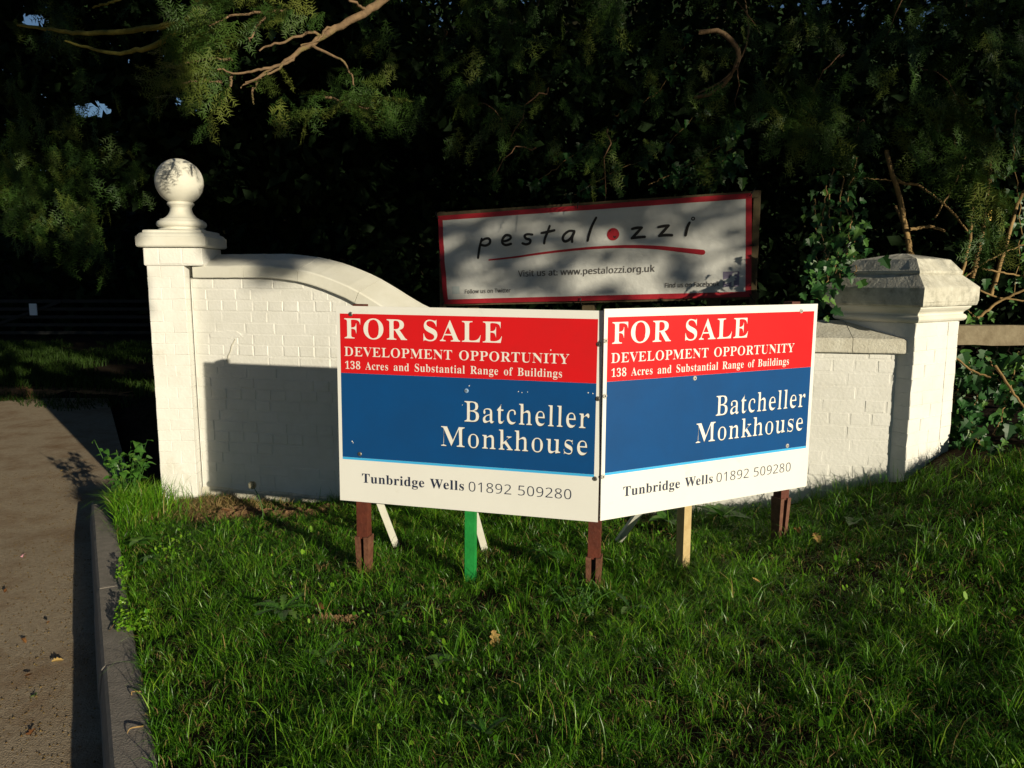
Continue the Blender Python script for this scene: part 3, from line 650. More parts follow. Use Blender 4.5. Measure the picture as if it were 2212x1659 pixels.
x = np.concatenate([x, tx[kk] + rad * np.cos(ta)]); y = np.concatenate([y, ty_[kk] + rad * np.sin(ta)]); az = np.concatenate([az, ta + rng.normal(0, .4, len(ta))]); sc = np.concatenate([sc, ts[kk]])
nz = noise2(x, y, 2.3, 1.3); N = len(x)
Lg = (.036 + .026 * rng.uniform(0, 1, N) + .020 * np.clip(nz, -.6, 1)) * sc * np.where(rng.uniform(0, 1, N) < .05, 1.7, 1)
wg = (.0015 + .0014 * rng.uniform(0, 1, N)) * (1 + .10 * np.clip(y - 2, 0, 3))
tt = np.clip(rng.normal(.40, .22, N) + .22 * noise2(x, y, 1.7, 4) + .10 * noise2(x, y, 8, 1), 0, .93); tt[rng.uniform(0, 1, N) < .025] = 1.
gr = link('grass', blades(np.stack([x, y, gz(x, y) - .008], 1), Lg, wg, grass_m, 'grass', 1.0, tt, .15, az)); tag(gr, 'short green lawn grass on the verge in front of the wall', 'grass', kind='stuff')
# longer tufts along the wall foot, posts and bank
x, y = lawn_points(60000); d = wall_depth(x, y); tuft = (noise2(x, y, 5.5, 2) > .38) | ((d > -.4) & (x > 1.7) & (noise2(x, y, 6, 5) > -.1))
x, y = x[tuft], y[tuft]; N = len(x)
tg = link('grass', blades(np.stack([x, y, gz(x, y) - .008], 1), .09 + .07 * rng.uniform(0, 1, N), .0022 + .0016 * rng.uniform(0, 1, N), grass_m, 'grass', .75, np.clip(rng.normal(.5, .25, N), 0, 1))); tag(tg, 'longer loose tufts of grass scattered through the lawn', 'grass', kind='stuff')
# dead thatch lying between the blades
x, y = lawn_points(26000); N = len(x)
tag(link('dry_grass', blades(np.stack([x, y, gz(x, y) + .006], 1), .03 + .04 * rng.uniform(0, 1, N), .002 + .0014 * rng.uniform(0, 1, N), straw_m, 'dry_grass', .5, rng.uniform(-.3, .7, N), 1.2)), 'dead straw and thatch lying in the lawn', 'grass', kind='stuff')
# straw round the pillar foot
N = 5200; x = rng.normal(-2.35, .32, N); y = rng.normal(4.86, .10, N) - .1 * (x + 2.3); ok = (wall_depth(x, y) < -.04) & (kerb_q(x, y) > .13) & ~((x > PX - .01) & (x < PX + PW + .02) & (y > PY - .01)); x, y = x[ok], y[ok]; N = len(x)
st = link('dry_grass', blades(np.stack([x, y, gz(x, y) + .0], 1), .05 + .06 * rng.uniform(0, 1, N), .003 + .002 * rng.uniform(0, 1, N), straw_m, 'dry_grass', .9, rng.uniform(0, 1, N), .4)); tag(st, 'dry straw coloured grass round the foot of the pillar', 'grass', kind='stuff')
# bare dug soil in front of the pillar: heaped clods
def soil_patch(name, cx_, cy_, rx, ry, rot, h_, label):
    nn = 42; V = []; Fc = []; c_, s_ = math.cos(rot), math.sin(rot)
    for j in range(nn):
        for i in range(nn):
            a_, b_ = -1 + 2 * i / (nn - 1), -1 + 2 * j / (nn - 1); e_ = max(0, 1 - a_ * a_ - b_ * b_ + .25 * math.sin(9 * a_ + 5 * b_) * math.sin(7 * b_))
            x_ = cx_ + a_ * rx * c_ - b_ * ry * s_; y_ = cy_ + a_ * rx * s_ + b_ * ry * c_
            V.append((x_, y_, gat(x_, y_) - .012 + e_ * h_ * (1 + .5 * math.sin(17 * a_) * math.sin(13 * b_)) + rng.normal(0, .006) * (e_ > 0) - (.03 if e_ <= 0 else 0)))
    for j in range(nn - 1):
        for i in range(nn - 1): k = j * nn + i; Fc.append((k, k + 1, k + nn + 1, k + nn))
    tag(link(name, pymesh(name, V, Fc, soil_m)), label, 'soil', kind='stuff')
soil_patch('soil', -1.78, 4.66, .62, .15, R(-8), .04, 'bare brown earth dug up in front of the pillar and wall')
soil_patch('soil', -1.15, 4.72, .7, .10, R(-13), .02, 'strip of bare brown earth along the foot of the shaded wall')
soil_patch('soil', -.78, 2.93, .16, .035, R(5), .03, 'small bare soil scrape beside the orange leaf in the lawn')
# far verge up the drive
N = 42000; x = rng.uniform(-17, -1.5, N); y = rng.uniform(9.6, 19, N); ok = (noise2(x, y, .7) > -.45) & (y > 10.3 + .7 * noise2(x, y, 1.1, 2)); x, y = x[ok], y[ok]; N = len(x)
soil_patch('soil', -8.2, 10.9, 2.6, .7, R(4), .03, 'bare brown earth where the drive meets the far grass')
fg = link('far_grass', blades(np.stack([x, y, gz(x, y)], 1), .10 + .10 * rng.uniform(0, 1, N), .010 + .008 * rng.uniform(0, 1, N), fargrass_m, 'far_grass', .6, np.clip(rng.normal(.45, .2, N), 0, .93))); tag(fg, 'rough grass beyond the drive, tree shade painted into its colour', 'grass', kind='stuff')

# ------------------------------------------------------------------ leaves as single pieces
def leaf_mesh(outline, name, mat, fold=.25, curl=.15, scale=1.):
    # outline: right half from base to tip (x along the leaf, y half width); two sides folded on the midrib
    n = len(outline); V = []; Fc = []
    for x_, w_ in outline: V.append((x_, 0, -curl * x_ * x_))
    for sg in (-1, 1):
        k0 = len(V)
        for x_, w_ in outline: V.append((x_, sg * w_, fold * w_ - curl * x_ * x_))
        for i in range(n - 1): Fc.append((i, i + 1, k0 + i + 1, k0 + i) if sg > 0 else (i, k0 + i, k0 + i + 1, i + 1))
    return pymesh(name, np.array(V) * scale, Fc, mat)
IVY = []
for k in range(3):
    j = lambda a: a * random.uniform(.88, 1.12)
    prof = [(0, .04), (-.10, j(.30)), (.02, j(.52)), (.20, j(.30)), (.38, j(.50)), (.50, j(.24)), (.78, j(.16)), (1.0, .0)]
    IVY.append(leaf_mesh(prof, 'leaf', ivy_m, .25 + .1 * k, .15 + .1 * k))
OV = [leaf_mesh([(0, .02), (.15, .22), (.35, .30), (.6, .24), (.85, .10), (1, 0)], 'leaf', weed_m, .3, .25), leaf_mesh([(0, .02), (.12, .26), (.3, .38), (.6, .27), (.9, .06), (1, 0)], 'leaf', weed_m, .2, .5)]
DOCK = [leaf_mesh([(0, .02), (.2, .03), (.35, .12), (.55, .17), (.8, .13), (.95, .06), (1, 0)], 'leaf', weed_m, .25, .5), leaf_mesh([(0, .02), (.15, .03), (.25, .10), (.32, .05), (.42, .14), (.5, .07), (.62, .17), (.7, .09), (.82, .16), (.93, .09), (1, 0)], 'leaf', weed_m, .2, .45)]
DEAD = [leaf_mesh([(0, .02), (.1, .16), (.2, .10), (.32, .30), (.42, .16), (.58, .34), (.7, .18), (.85, .22), (1, 0)], 'leaf', dead_m, .5, .6), leaf_mesh([(0, .02), (.2, .2), (.45, .28), (.75, .18), (1, 0)], 'leaf', dead_m, .7, -.5)]
def frame_from(d, n):
    d = Vector(d).normalized(); n = Vector(n); y_ = n.cross(d)
    y_ = (y_ if y_.length > 1e-4 else Vector((0, 1, 0)).cross(d)).normalized(); z_ = d.cross(y_)
    return Matrix((d, y_, z_)).transposed().to_euler()
def put_leaf(meshes, parent, p, d, n, size, name='leaf'):
    o = link(name, random.choice(meshes), parent, loc_of(parent, [p])[0], frame_from(d, n), (size,) * 3)
    return o
def ivy_thing(label, base, strands, nleaf, size, group, cam_n=(-.25, -.9, .35)):
    t = thing('ivy', label, 'ivy', base, (0, 0, 0), group)
    paths = []
    for s_ in strands:
        P_ = smooth_path([at(*q) for q in s_], 26, .006); paths.append(P_)
        MB().tube(P_, [.005, .0022], 5).build('stem', stem_m, t, True, True)
    for k in range(nleaf):
        P_ = paths[k % len(paths)]; p = P_[rng.integers(1, len(P_))] + rng.normal(0, 1, 3) * np.array([.045, .05, .045])
        n_ = np.array(cam_n) + rng.normal(0, .38, 3); d = np.array([rng.normal(0, .6), rng.normal(-.1, .3), -.8 + rng.normal(0, .35)])
        put_leaf(IVY, t, p, d, n_, size * rng.uniform(.45, 1.45))
    return t
ivy_thing('ivy trailing down over the left corner of the pyramid cap', (1.9, 4.6, .3), [[(1800,360,5.2),(1790,440,5.1),(1800,520,4.95),(1790,560,4.6),(1785,610,4.16)],[(1850,340,5.2),(1830,440,5.1),(1845,510,4.95),(1845,555,4.5),(1850,595,4.16)],[(1760,430,5.15),(1762,530,4.95),(1765,590,4.5),(1765,645,4.16)],[(1820,380,5.2),(1815,480,5.0),(1810,540,4.7),(1805,590,4.16)],[(1785,400,5.1),(1775,500,5.0),(1785,560,4.6),(1790,605,4.18)],[(1840,440,5.0),(1835,520,4.8),(1815,600,4.14)]], 285, .050, 'ivy over the wall')
ivy_thing('ivy creeping along the top of the low wall under the cap', (1.7, 4.7, .3), [[(1740,690,4.62),(1790,676,4.62),(1850,690,4.6),(1905,672,4.58)],[(1760,660,4.72),(1820,650,4.7),(1880,664,4.62)]], 60, .050, 'ivy over the wall')
ivy_thing('ivy and bramble bank spilling past the pier below the rail', (2.9, 4.1, .5), [[(2080,760,4.55),(2110,840,4.35),(2090,930,4.2)],[(2200,760,4.5),(2180,850,4.3),(2150,940,4.1)],[(2130,770,4.6),(2160,830,4.4),(2210,900,4.2)],[(2070,880,4.35),(2120,960,4.1),(2190,1000,3.95)],[(2230,800,4.4),(2230,930,4.1),(2260,1010,3.9)],[(2100,800,4.5),(2060,860,4.42),(2065,930,4.3)]], 285, .064, 'ivy over the wall')
ivy_thing('ivy mass on the shaded trunk above the banner', (.9, 6.5, 0), [[(1150,400,6.5),(1250,330,6.5),(1330,300,6.6)],[(1240,420,6.4),(1330,370,6.4),(1420,330,6.4),(1500,250,6.4)],[(1400,400,6.2),(1480,360,6.2),(1580,300,6.1)],[(1520,400,6.0),(1570,330,6.0),(1600,250,6.0)],[(1330,250,6.5),(1420,200,6.5),(1480,100,6.5)],[(1450,395,6.1),(1520,370,6.0),(1590,360,5.9)]], 230, .066, 'ivy over the wall')
ivy_thing('ivy climbing the bare shrub stems at the picture edge', (3.4, 5.0, .4), [[(2200,200,5.1),(2190,330,5.0),(2205,480,4.9),(2190,640,4.8)],[(2150,240,5.2),(2140,380,5.1),(2120,520,5.0)],[(2240,300,5.0),(2235,480,4.9),(2210,610,4.8)],[(2100,600,4.9),(2080,650,4.8),(2110,690,4.75)]], 200, .052, 'ivy over the wall')

# ------------------------------------------------------------------ weeds, dandelion, fallen leaves
def weed_clump(base, label, n, hgt, spread, nl, size, group=None, meshes=OV, name='weed'):
    t = thing(name, label, 'weed', base, (0, 0, 0), group)
    for k in range(n):
        a = rng.uniform(0, 6.28); h_ = hgt * rng.uniform(.55, 1); b0 = np.array(base) + np.array([math.cos(a), math.sin(a), 0]) * spread * .35 * rng.uniform(0, 1)
        tip = b0 + np.array([math.cos(a) * spread * rng.uniform(.3, 1), math.sin(a) * spread * rng.uniform(.3, 1), h_])
        P_ = smooth_path([b0 - (0, 0, .03), (b0 * .55 + tip * .45) + (0, 0, h_ * .12), tip], 12)
        MB().tube(P_, [.0032, .0014], 5).build('stem', weed_m, t, True, True)
        for q in range(nl):
            p = P_[rng.integers(3, 12)]; b_ = rng.uniform(0, 6.28)
            put_leaf(meshes, t, p, (math.cos(b_), math.sin(b_), rng.normal(-.05, .3)), (rng.normal(0, .3), -.3 + rng.normal(0, .3), 1), size * rng.uniform(.6, 1.2))
    return t
wb = at(272, 1085, 4.86); weed_clump((wb[0], 4.86, gat(wb[0], 4.86)), 'leafy nettle clump growing at the kerb beside the ball pillar', 20, .56, .17, 8, .058)
N = 2600; x = rng.normal(wb[0] + .03, .14, N); y = rng.normal(4.80, .10, N); ok = kerb_q(x, y) > .1; x, y = x[ok], y[ok]; N = len(x)
tag(link('grass_tuft', blades(np.stack([x, y, gz(x, y)], 1), .12 + .16 * rng.uniform(0, 1, N), .003 + .002 * rng.uniform(0, 1, N), grass_m, 'grass_tuft', .6, np.clip(rng.normal(.6, .2, N), 0, 1))), 'long grass tuft among the nettles by the pillar', 'grass', kind='stuff')
def rosette(px, py, Y, label, n, size, meshes=DOCK, up=.5):
    p = at(px, py, Y); b_ = (p[0], p[1], gat(p[0], p[1]) + .01); t = thing('broadleaf_weed', label, 'weed', b_, (0, 0, 0), 'broadleaf weeds in the lawn')
    for k in range(n):
        a = 6.28 * k / n + rng.normal(0, .3); put_leaf(meshes, t, np.array(b_) + (0, 0, .025), (math.cos(a), math.sin(a), up * rng.uniform(.5, 1.5)), (0, 0, 1), size * rng.uniform(.7, 1.2))
rosette(610, 1300, 2.95, 'spiky pale weed rosette in the lawn below the board by the wall', 11, .11, up=.7)
rosette(865, 1315, 2.92, 'broadleaf weed below the green post', 4, .07)
rosette(1360, 1335, 2.86, 'broadleaf weed right of the feathery plant', 3, .08, up=.9)
rosette(1560, 1010 + 80, 4.05, 'leafy weed against the wall foot below the brightly lit board', 9, .13, OV, .9)
rosette(1440, 1085, 4.1, 'leafy weed at the wall foot left of the timber post', 8, .12, OV, .8)
rosette(1180, 1170, 3.55, 'broadleaf weed in the shade left of the shared centre post', 6, .09)
rosette(700, 1430, 2.55, 'small broadleaf weed left of the fallen brown oak leaf', 4, .08)
rosette(950, 1440, 2.5, 'small round-leaved weed beyond the fallen brown oak leaf', 4, .07, OV)
rosette(1990, 1265, 3.3, 'broadleaf weed on the lit bank at the far side of the lawn', 4, .08)
rosette(1840, 1180, 3.6, 'round-leaved weed near the dead leaves by the corner post', 3, .08, OV)
rosette(1045, 1590, 2.05, 'upright dock weed in the near grass', 4, .07, up=1.2)
rosette(300, 1165, 4.2, 'creeping leafy weed hanging over the kerb', 12, .09, OV, .3)
rosette(330, 1215, 3.9, 'creeping leafy weed further down the kerb edge', 11, .08, OV, .3)
# feathery plant
fp = at(1240, 1330, 2.9); weed_clump((fp[0], fp[1], gat(fp[0], fp[1])), 'feathery yellow-green plant in the lawn below the shared centre post', 14, .12, .13, 7, .030, None, DOCK, 'feathery_weed')
# clover through the lawn
x, y = lawn_points(9000); m_ = noise2(x, y, 2.1, 7) > .15; x, y = x[m_], y[m_]; N = len(x)
th = np.linspace(0, 2 * np.pi, 7)[:-1]; a = rng.uniform(0, 6.28, N); rr = .004 + .005 * rng.uniform(0, 1, N); tl = rng.normal(0, .7, (N, 2)); hh = gz(x, y) + .02 + .04 * rng.uniform(0, 1, N)
Vx = x[:, None] + rr[:, None] * np.cos(th + a[:, None]); Vy = y[:, None] + rr[:, None] * np.sin(th + a[:, None]); Vz = hh[:, None] + (Vx - x[:, None]) * tl[:, :1] + (Vy - y[:, None]) * tl[:, 1:] - .15 * (y[:, None] - Vy)
Fc = (np.array([(0, 1, 2), (0, 2, 3), (0, 3, 5), (3, 4, 5)])[None] + (np.arange(N) * 6)[:, None, None]).reshape(-1, 3)
tag(link('clover', npmesh('clover', np.stack([Vx, Vy, Vz], -1).reshape(-1, 3), Fc, grass_m, np.repeat(rng.uniform(.2, .9, N), 6))), 'small round clover leaves scattered through the lawn', 'clover', kind='stuff')
N = 3600; s_ = rng.uniform(1.0, 3.3, N); qd = .085 + .035 * np.sin(7 * s_) * np.sin(3.1 * s_ + 1) + np.abs(rng.normal(0, .16, N)); x = K0[0] + KD[0] * s_ + KR[0] * qd; y = K0[1] + KD[1] * s_ + KR[1] * qd; ok = noise2(x, y, 4.3, 3) > .02; x, y = x[ok], y[ok]; N = len(x)
tag(link('creeping_weed', npmesh('creeping_weed', *(lambda q: (q[0], q[1]))(quads(np.stack([x, y, np.maximum(gz(x, y), kerb_z(y) - .005) + .018 + .035 * rng.uniform(0, 1, N)], 1), rng.uniform(.012, .028, N), rng.uniform(.35, .92, N))), grass_m, np.repeat(rng.uniform(.35, .92, N), 4))), 'small pale creeping leaves spreading over the kerb edge', 'weed', kind='stuff')
# dandelion clock
hd = at(545, 1048, 4.42); ft = at(562, 1150, 4.36); ft[2] = gat(ft[0], ft[1])
dn = thing('dandelion', 'dandelion seed head on a curved stalk in front of the shaded wall', 'flower', ft)
MB().tube(smooth_path([ft, at(568, 1110, 4.38), at(560, 1075, 4.4), hd], 14), [.0035, .0025], 6).build('stalk', weed_m, dn, True, True)
q = MB(); ctr = np.array(hd)
for k in range(170):
    d = rng.normal(0, 1, 3); d /= np.linalg.norm(d); s_ = np.cross(d, rng.normal(0, 1, 3)); s_ /= np.linalg.norm(s_)
    q.add([ctr + d * .004, ctr + d * .019 + s_ * .0007, ctr + d * .019 - s_ * .0007], [(0, 1, 2)])
    s2 = np.cross(d, s_)
    q.add([ctr + d * .019, ctr + d * .024 + s_ * .008, ctr + d * .024 - s_ * .004 + s2 * .007, ctr + d * .024 - s_ * .004 - s2 * .007], [(0, 1, 2), (0, 2, 3), (0, 3, 1)])
q.build('seed_head', clock_m, dn, world=True)
def fallen(px, py, Y, zoff, label, size, meshes=DEAD, mat=None):
    p = at(px, py, Y); z_ = zoff
    o = link('fallen_leaf', random.choice(meshes), None, (p[0], p[1], z_), (rng.normal(0, .35), rng.normal(0, .35), rng.uniform(0, 6.28)), (size,) * 3)
    if mat: o.data = o.data.copy(); o.data.materials[0] = mat
    tag(o, label, 'leaf', 'fallen leaves')
def roadp(px, py):
    d = at(px, py, 1.) - np.array([0, 0, HC]); Y = 3.
    for _ in range(12): p = at(px, py, Y); zr = float(road_z(p[0], p[1])); Y = Y * (HC - zr) / (HC - p[2])
    return p, zr
for px, py, sz, lb, mt in ((55, 1200, .045, 'pink petal lying on the sunlit asphalt', pink_m), (80, 1505, .05, 'green fallen leaf on the asphalt near the kerb shadow', weed_m), (78, 1580, .05, 'curled brown leaf on the asphalt nearest the camera', None), (70, 1460, .035, 'small pale leaf on the asphalt above the green one', None), (112, 1525 - 90, .04, 'brown leaf at the edge of the kerb shadow', None), (45, 1385, .04, 'tan leaf in the middle of the asphalt', None), (10, 1285, .03, 'tiny tan leaf at the picture edge on the asphalt', None), (105, 1350, .03, 'small leaf on the asphalt beside the kerb shadow', None), (130, 1020, .03, 'leaf on the asphalt up by the pillar shadow', None)):
    p, zr = roadp(px, py); o = link('fallen_leaf', DEAD[0] if sz > .036 else DEAD[1], None, (p[0], p[1], zr + .012), (rng.normal(0, .3), rng.normal(0, .3), rng.uniform(0, 6)), (sz,) * 3)
    if mt: o.data = o.data.copy(); o.data.materials[0] = mt
    tag(o, lb, 'leaf', 'fallen leaves')
for px, py, Y, sz, lb in ((1065, 1405, 2.66, .075, 'brown oak leaf lying in the grass below the centre post'), (985, 1345, 2.86, .045, 'small tan leaf in the grass near the green post'), (700, 1332, 2.93, .05, 'orange leaf beside the bare soil scrape'), (1712, 1180, 3.62, .085, 'curled tan dead leaf by the corner post'), (1755, 1205, 3.5, .06, 'brown dead leaf below the curled tan one'), (1640, 1330, 3.0, .04, 'small brown leaf in the grass under the pale timber post'), (480, 1112, 4.62, .045, 'tan leaf on the bare soil by the pillar')):
    p = at(px, py, Y); fallen(px, py, Y, gat(p[0], p[1]) + .055, lb, sz)
# twigs on the kerb
for (a, c_), lb in ((((236, 1365), (300, 1312)), 'curved twig lying across the kerb'), (((275, 1588), (310, 1572)), 'short twig on the kerb near the picture bottom'), (((285, 1505), (305, 1497)), 'bit of twig on the kerb halfway down')):
    P0, P1 = [at(*q, 1.) for q in (a, c_)]
    def kpt(px, py):
        Y = 2.5
        for _ in range(10): p = at(px, py, Y); Y = Y * (HC - float(kerb_z(p[1]))) / (HC - p[2])
        return p + (0, 0, .006)
    A, B_ = kpt(*a), kpt(*c_); M_ = (A + B_) / 2 + (-.01, -.01, .012)
    V, Fc = tube(smooth_path([A, M_, B_], 8), [.0018, .003], 6); tag(link('twig', pymesh('twig', V, Fc, stem_m, True)), lb, 'twig', 'twigs on the kerb')
# grit and crumbs on the road
N = 5200; s_ = rng.uniform(-1.2, 5.5, N); qd = -np.abs(rng.normal(0, .42, N)) - .03; x = K0[0] + KD[0] * s_ + KR[0] * qd; y = K0[1] + KD[1] * s_ + KR[1] * qd; zr = road_z(x, y); r_ = .0022 + .005 * rng.uniform(0, 1, N) ** 3
oc = np.array([(1, 0, 0), (-1, 0, 0), (0, 1, 0), (0, -1, 0), (0, 0, 1)]); Vg = np.stack([x, y, zr], 1)[:, None] + oc[None] * r_[:, None, None] * rng.uniform(.5, 1.3, (N, 5, 3))
Fg = (np.array([(0, 2, 4), (2, 1, 4), (1, 3, 4), (3, 0, 4)])[None] + (np.arange(N) * 5)[:, None, None]).reshape(-1, 3)
tag(link('gravel', npmesh('gravel', Vg.reshape(-1, 3), Fg, straw_m, np.repeat(rng.uniform(-.6, .7, N), 5))), 'grit and leaf crumbs washed along the kerb', 'grit', kind='stuff')

# ------------------------------------------------------------------ trees
def spray_template(seed, nside=6, gap=.082, nl=.17, nw=.034):
    r = np.random.default_rng(seed); V = []; Fc = []
    def twig(a, d, L_, w_):
        nrm = np.array([-d[1], d[0], 0]); m = 4; k0 = len(V)
        dro = lambda t: np.array([0, 0, -.22 * (np.linalg.norm(a[:2]) + t * L_) ** 2])
        for i in range(m + 1):
            t = i / m; c = a + d * L_ * t; c = np.array([c[0], c[1], 0]) + dro(t)
            V.append(c - nrm * w_ * (1 - .6 * t)); V.append(c + nrm * w_ * (1 - .6 * t))
        for i in range(m): q_ = k0 + 2 * i; Fc.append((q_, q_ + 1, q_ + 3)); Fc.append((q_, q_ + 3, q_ + 2))
        t = .02
        while t < L_:
            for sg in (-1, 1):
                c = np.array([*(a + d * t)[:2], 0]) + dro(t / L_); ang = R(r.normal(58, 9)) * sg
                nd = np.array([d[0] * math.cos(ang) - d[1] * math.sin(ang), d[0] * math.sin(ang) + d[1] * math.cos(ang), r.normal(-.05, .25)])
                l_ = nl * r.uniform(.8, 1.15) * (1 if t < L_ * .85 else .75); k0 = len(V)
                pr = np.array([-nd[1], nd[0], 0]); V.extend([c - pr * nw * .45, c + pr * nw * .45, c + nd * l_]); Fc.append((k0, k0 + 1, k0 + 2))
            t += gap
    twig(np.zeros(3), np.array([1., 0, 0]), 1., .012)
    for i in range(nside):
        t = .1 + .8 * i / nside; sg = 1 if i % 2 else -1; an = R(r.normal(42, 8)) * sg
        twig(np.array([t, 0, 0]), np.array([math.cos(an), math.sin(an), 0]), (.52 * (1 - .55 * t)) * r.uniform(.8, 1.2), .008)
    return np.array(V), np.array(Fc)
SPR = [spray_template(i) for i in range(4)]
SPRC = [spray_template(20 + i, 5, .11, .17, .042) for i in range(3)]
def clear_of_signs(P_, D):            # no sprig hangs in front of the banner or the boards
    px, py = pix(P_); k_ = ~((px > 900) & (px < 1690) & (py > 385 - .075 * (px - 1300)) & (P_[:, 1] < 6.3)); return P_[k_], D[k_]
def pix(C):
    x, y, z = C[:, 0], C[:, 1], C[:, 2] - HC; d = y * CP - z * SP; u_ = y * SP + z * CP; return 1106 + x / d * F, 829.5 - u_ / d * F
def place_sprays(P_, D, size, tint, temps=SPR, roll=.6):
    P_ = np.asarray(P_, float); D = np.asarray(D, float); D /= np.linalg.norm(D, axis=1)[:, None]; size = np.broadcast_to(size, (len(P_),))
    up = np.tile(np.array([0, 0, 1.]), (len(P_), 1)) + rng.normal(0, roll, (len(P_), 3)); Y_ = np.cross(up, D); Y_ /= np.linalg.norm(Y_, axis=1)[:, None]; Z_ = np.cross(D, Y_)
    Vs, Fs, Ts = [], [], []; off = 0
    for k, (tv, tf) in enumerate(temps):
        sel = np.arange(len(P_)) % len(temps) == k
        if not sel.any(): continue
        M = np.stack([D[sel], Y_[sel], Z_[sel]], 1) * size[sel, None, None]
        W = np.einsum('vi,nij->nvj', tv, M) + P_[sel][:, None]; n = len(W)
        Vs.append(W.reshape(-1, 3)); Fs.append((tf[None] + (np.arange(n) * len(tv))[:, None, None]).reshape(-1, 3) + off); off += n * len(tv)
        Ts.append(np.repeat(np.asarray(tint)[sel], len(tv)))
    return np.concatenate(Vs), np.concatenate(Fs), np.concatenate(Ts)
def along(paths, per_m, size, spread=.05, droop=.5, t0=.1):
    P_, D = [], []
    for p in paths:
        p = np.asarray(p); L_ = np.linalg.norm(np.diff(p, axis=0), axis=1).sum(); n = max(3, int(L_ * per_m))
        for k in range(n):
            f = (t0 + (1 - t0) * (k + rng.uniform()) / n) * (len(p) - 1); i = min(int(f), len(p) - 2); c = p[i] + (p[i + 1] - p[i]) * (f - i)
            d = (p[i + 1] - p[i]); d /= np.linalg.norm(d); s_ = np.cross(d, rng.normal(0, 1, 3)); s_ /= np.linalg.norm(s_)
            P_.append(c + rng.normal(0, spread, 3)); D.append(d * .8 + s_ * .8 + np.array([0, 0, -droop * rng.uniform(.2, 1)]))
    return np.array(P_), np.array(D)
def join(parts):
    V = np.concatenate([p[0] for p in parts]); off = np.cumsum([0] + [len(p[0]) for p in parts[:-1]])
    return V, np.concatenate([p[1] + o_ for p, o_ in zip(parts, off)]), np.concatenate([p[2] for p in parts])
def crown(parent, parts, mat, name='crown'):
    V, Fc, t = join(parts); return link(name, npmesh(name, loc_of(parent, V), Fc, mat, np.clip(t, 0, 1)), parent)
PT = lambda *q: smooth_path([at(*p) for p in q], 14, .003)

# big yew over the wall and the banner
ty = thing('yew_tree', 'dark yew overhanging the banner, one bare brown limb reaching over the wall', 'tree', (6.6, 8.6, .3))
MB().tube(smooth_path([(6.6, 8.6, .1), (6.5, 8.5, 1.4), (6.2, 8.4, 2.8), (6.0, 8.3, 4.6), (5.6, 8.2, 7.2)], 16, .02), [.32, .24, .22, .16, .05], 12).build('trunk', bark_m, ty, True, True)
NA = .975
limbA = smooth_path([(5.9, 8.3, 5.2), (2.4, 6.9, 5.0), (.6, 5.8, 4.3), at(960, -130, 5.0), at(880, -52, 4.75 * NA), at(815, 8, 4.55 * NA), at(720, 66, 4.45 * NA), at(640, 117, 4.38 * NA), at(570, 160, 4.33 * NA), at(520, 190, 4.30 * NA)], 60, .004)
PA = lambda *q: smooth_path([at(a, b, c * NA) for a, b, c in q], 14, .004)
MB().tube(limbA, [.09, .07, .05, .030, .022, .016, .008, .003], 9).build('limb', limb_m, ty, True, True)
subs = [PA((700, 78, 4.43), (660, 70, 4.4), (610, 92, 4.36), (578, 100, 4.34), (560, 110, 4.33)), PA((640, 117, 4.38), (600, 150, 4.3), (530, 178, 4.25)), PA((665, 100, 4.4), (720, 118, 4.38), (755, 150, 4.36), (765, 185, 4.35)), PA((790, 22, 4.5), (760, 0, 4.4), (700, -30, 4.3)),
        PA((600, 20, 4.5), (560, 50, 4.4), (540, 90, 4.3)), PA((500, 160, 4.3), (490, 200, 4.28), (470, 240, 4.26))]
subs += [PA((740, 52, 4.46), (705, 62, 4.42), (690, 85, 4.4), (650, 98, 4.38)), PA((600, 142, 4.35), (560, 150, 4.3), (520, 158, 4.28), (470, 150, 4.25)), PA((560, 165, 4.33), (545, 200, 4.3), (548, 225, 4.28)), PA((480, 178, 4.26), (430, 176, 4.22), (380, 182, 4.2)), PA((620, 20, 4.45), (560, 28, 4.4), (500, 34, 4.36), (450, 56, 4.3)), PA((700, 208, 4.46), (760, 228, 4.44), (800, 232, 4.42)), PA((500, 130, 4.34), (440, 128, 4.28), (400, 138, 4.25))]
for s_ in subs: MB().tube(s_, [.009, .004], 6).build('branch', limb_m, ty, True, True)
leafy = [PA((740, 40, 4.45), (640, 20, 4.4), (540, 30, 4.35), (450, 60, 4.3), (420, 40, 4.3)), PA((640, 0, 4.5), (540, -10, 4.4), (440, 10, 4.35)), PA((560, 120, 4.35), (480, 120, 4.3), (410, 140, 4.25), (385, 105, 4.25)),
         PA((540, 178, 4.3), (470, 180, 4.25), (400, 178, 4.2), (340, 186, 4.2)), PA((520, 190, 4.3), (480, 210, 4.25), (440, 235, 4.2)), PA((590, 150, 4.3), (600, 185, 4.28), (610, 215, 4.26), (590, 228, 4.26)),
         PA((520, 80, 4.35), (450, 85, 4.3), (420, 90, 4.28)), PA((690, 200, 4.5), (740, 225, 4.45), (780, 240, 4.45)), PA((770, 190, 4.4), (720, 215, 4.4), (640, 222, 4.4)), PA((770, 195, 4.42), (820, 205, 4.4), (850, 225, 4.4)), PA((560, 200, 4.3), (520, 215, 4.3), (490, 250, 4.25)), PA((700, 170, 4.5), (740, 180, 4.45), (760, 210, 4.4)), PA((480, 60, 4.4), (430, 100, 4.3), (400, 115, 4.3))]
P1, D1 = along(leafy, 46, .2, .03, .5); bc = np.array([-2.27, 5.22, 2.10]); sv_ = np.array(SUN); rel = P1 - bc; off_ = rel - (rel @ sv_)[:, None] * sv_; kp_ = (np.linalg.norm(off_, axis=1) > .15) | (off_[:, 2] > .09); P1, D1 = P1[kp_], D1[kp_]; nearA = place_sprays(P1, D1, rng.uniform(.13, .22, len(P1)), rng.uniform(.3, 1, len(P1)))
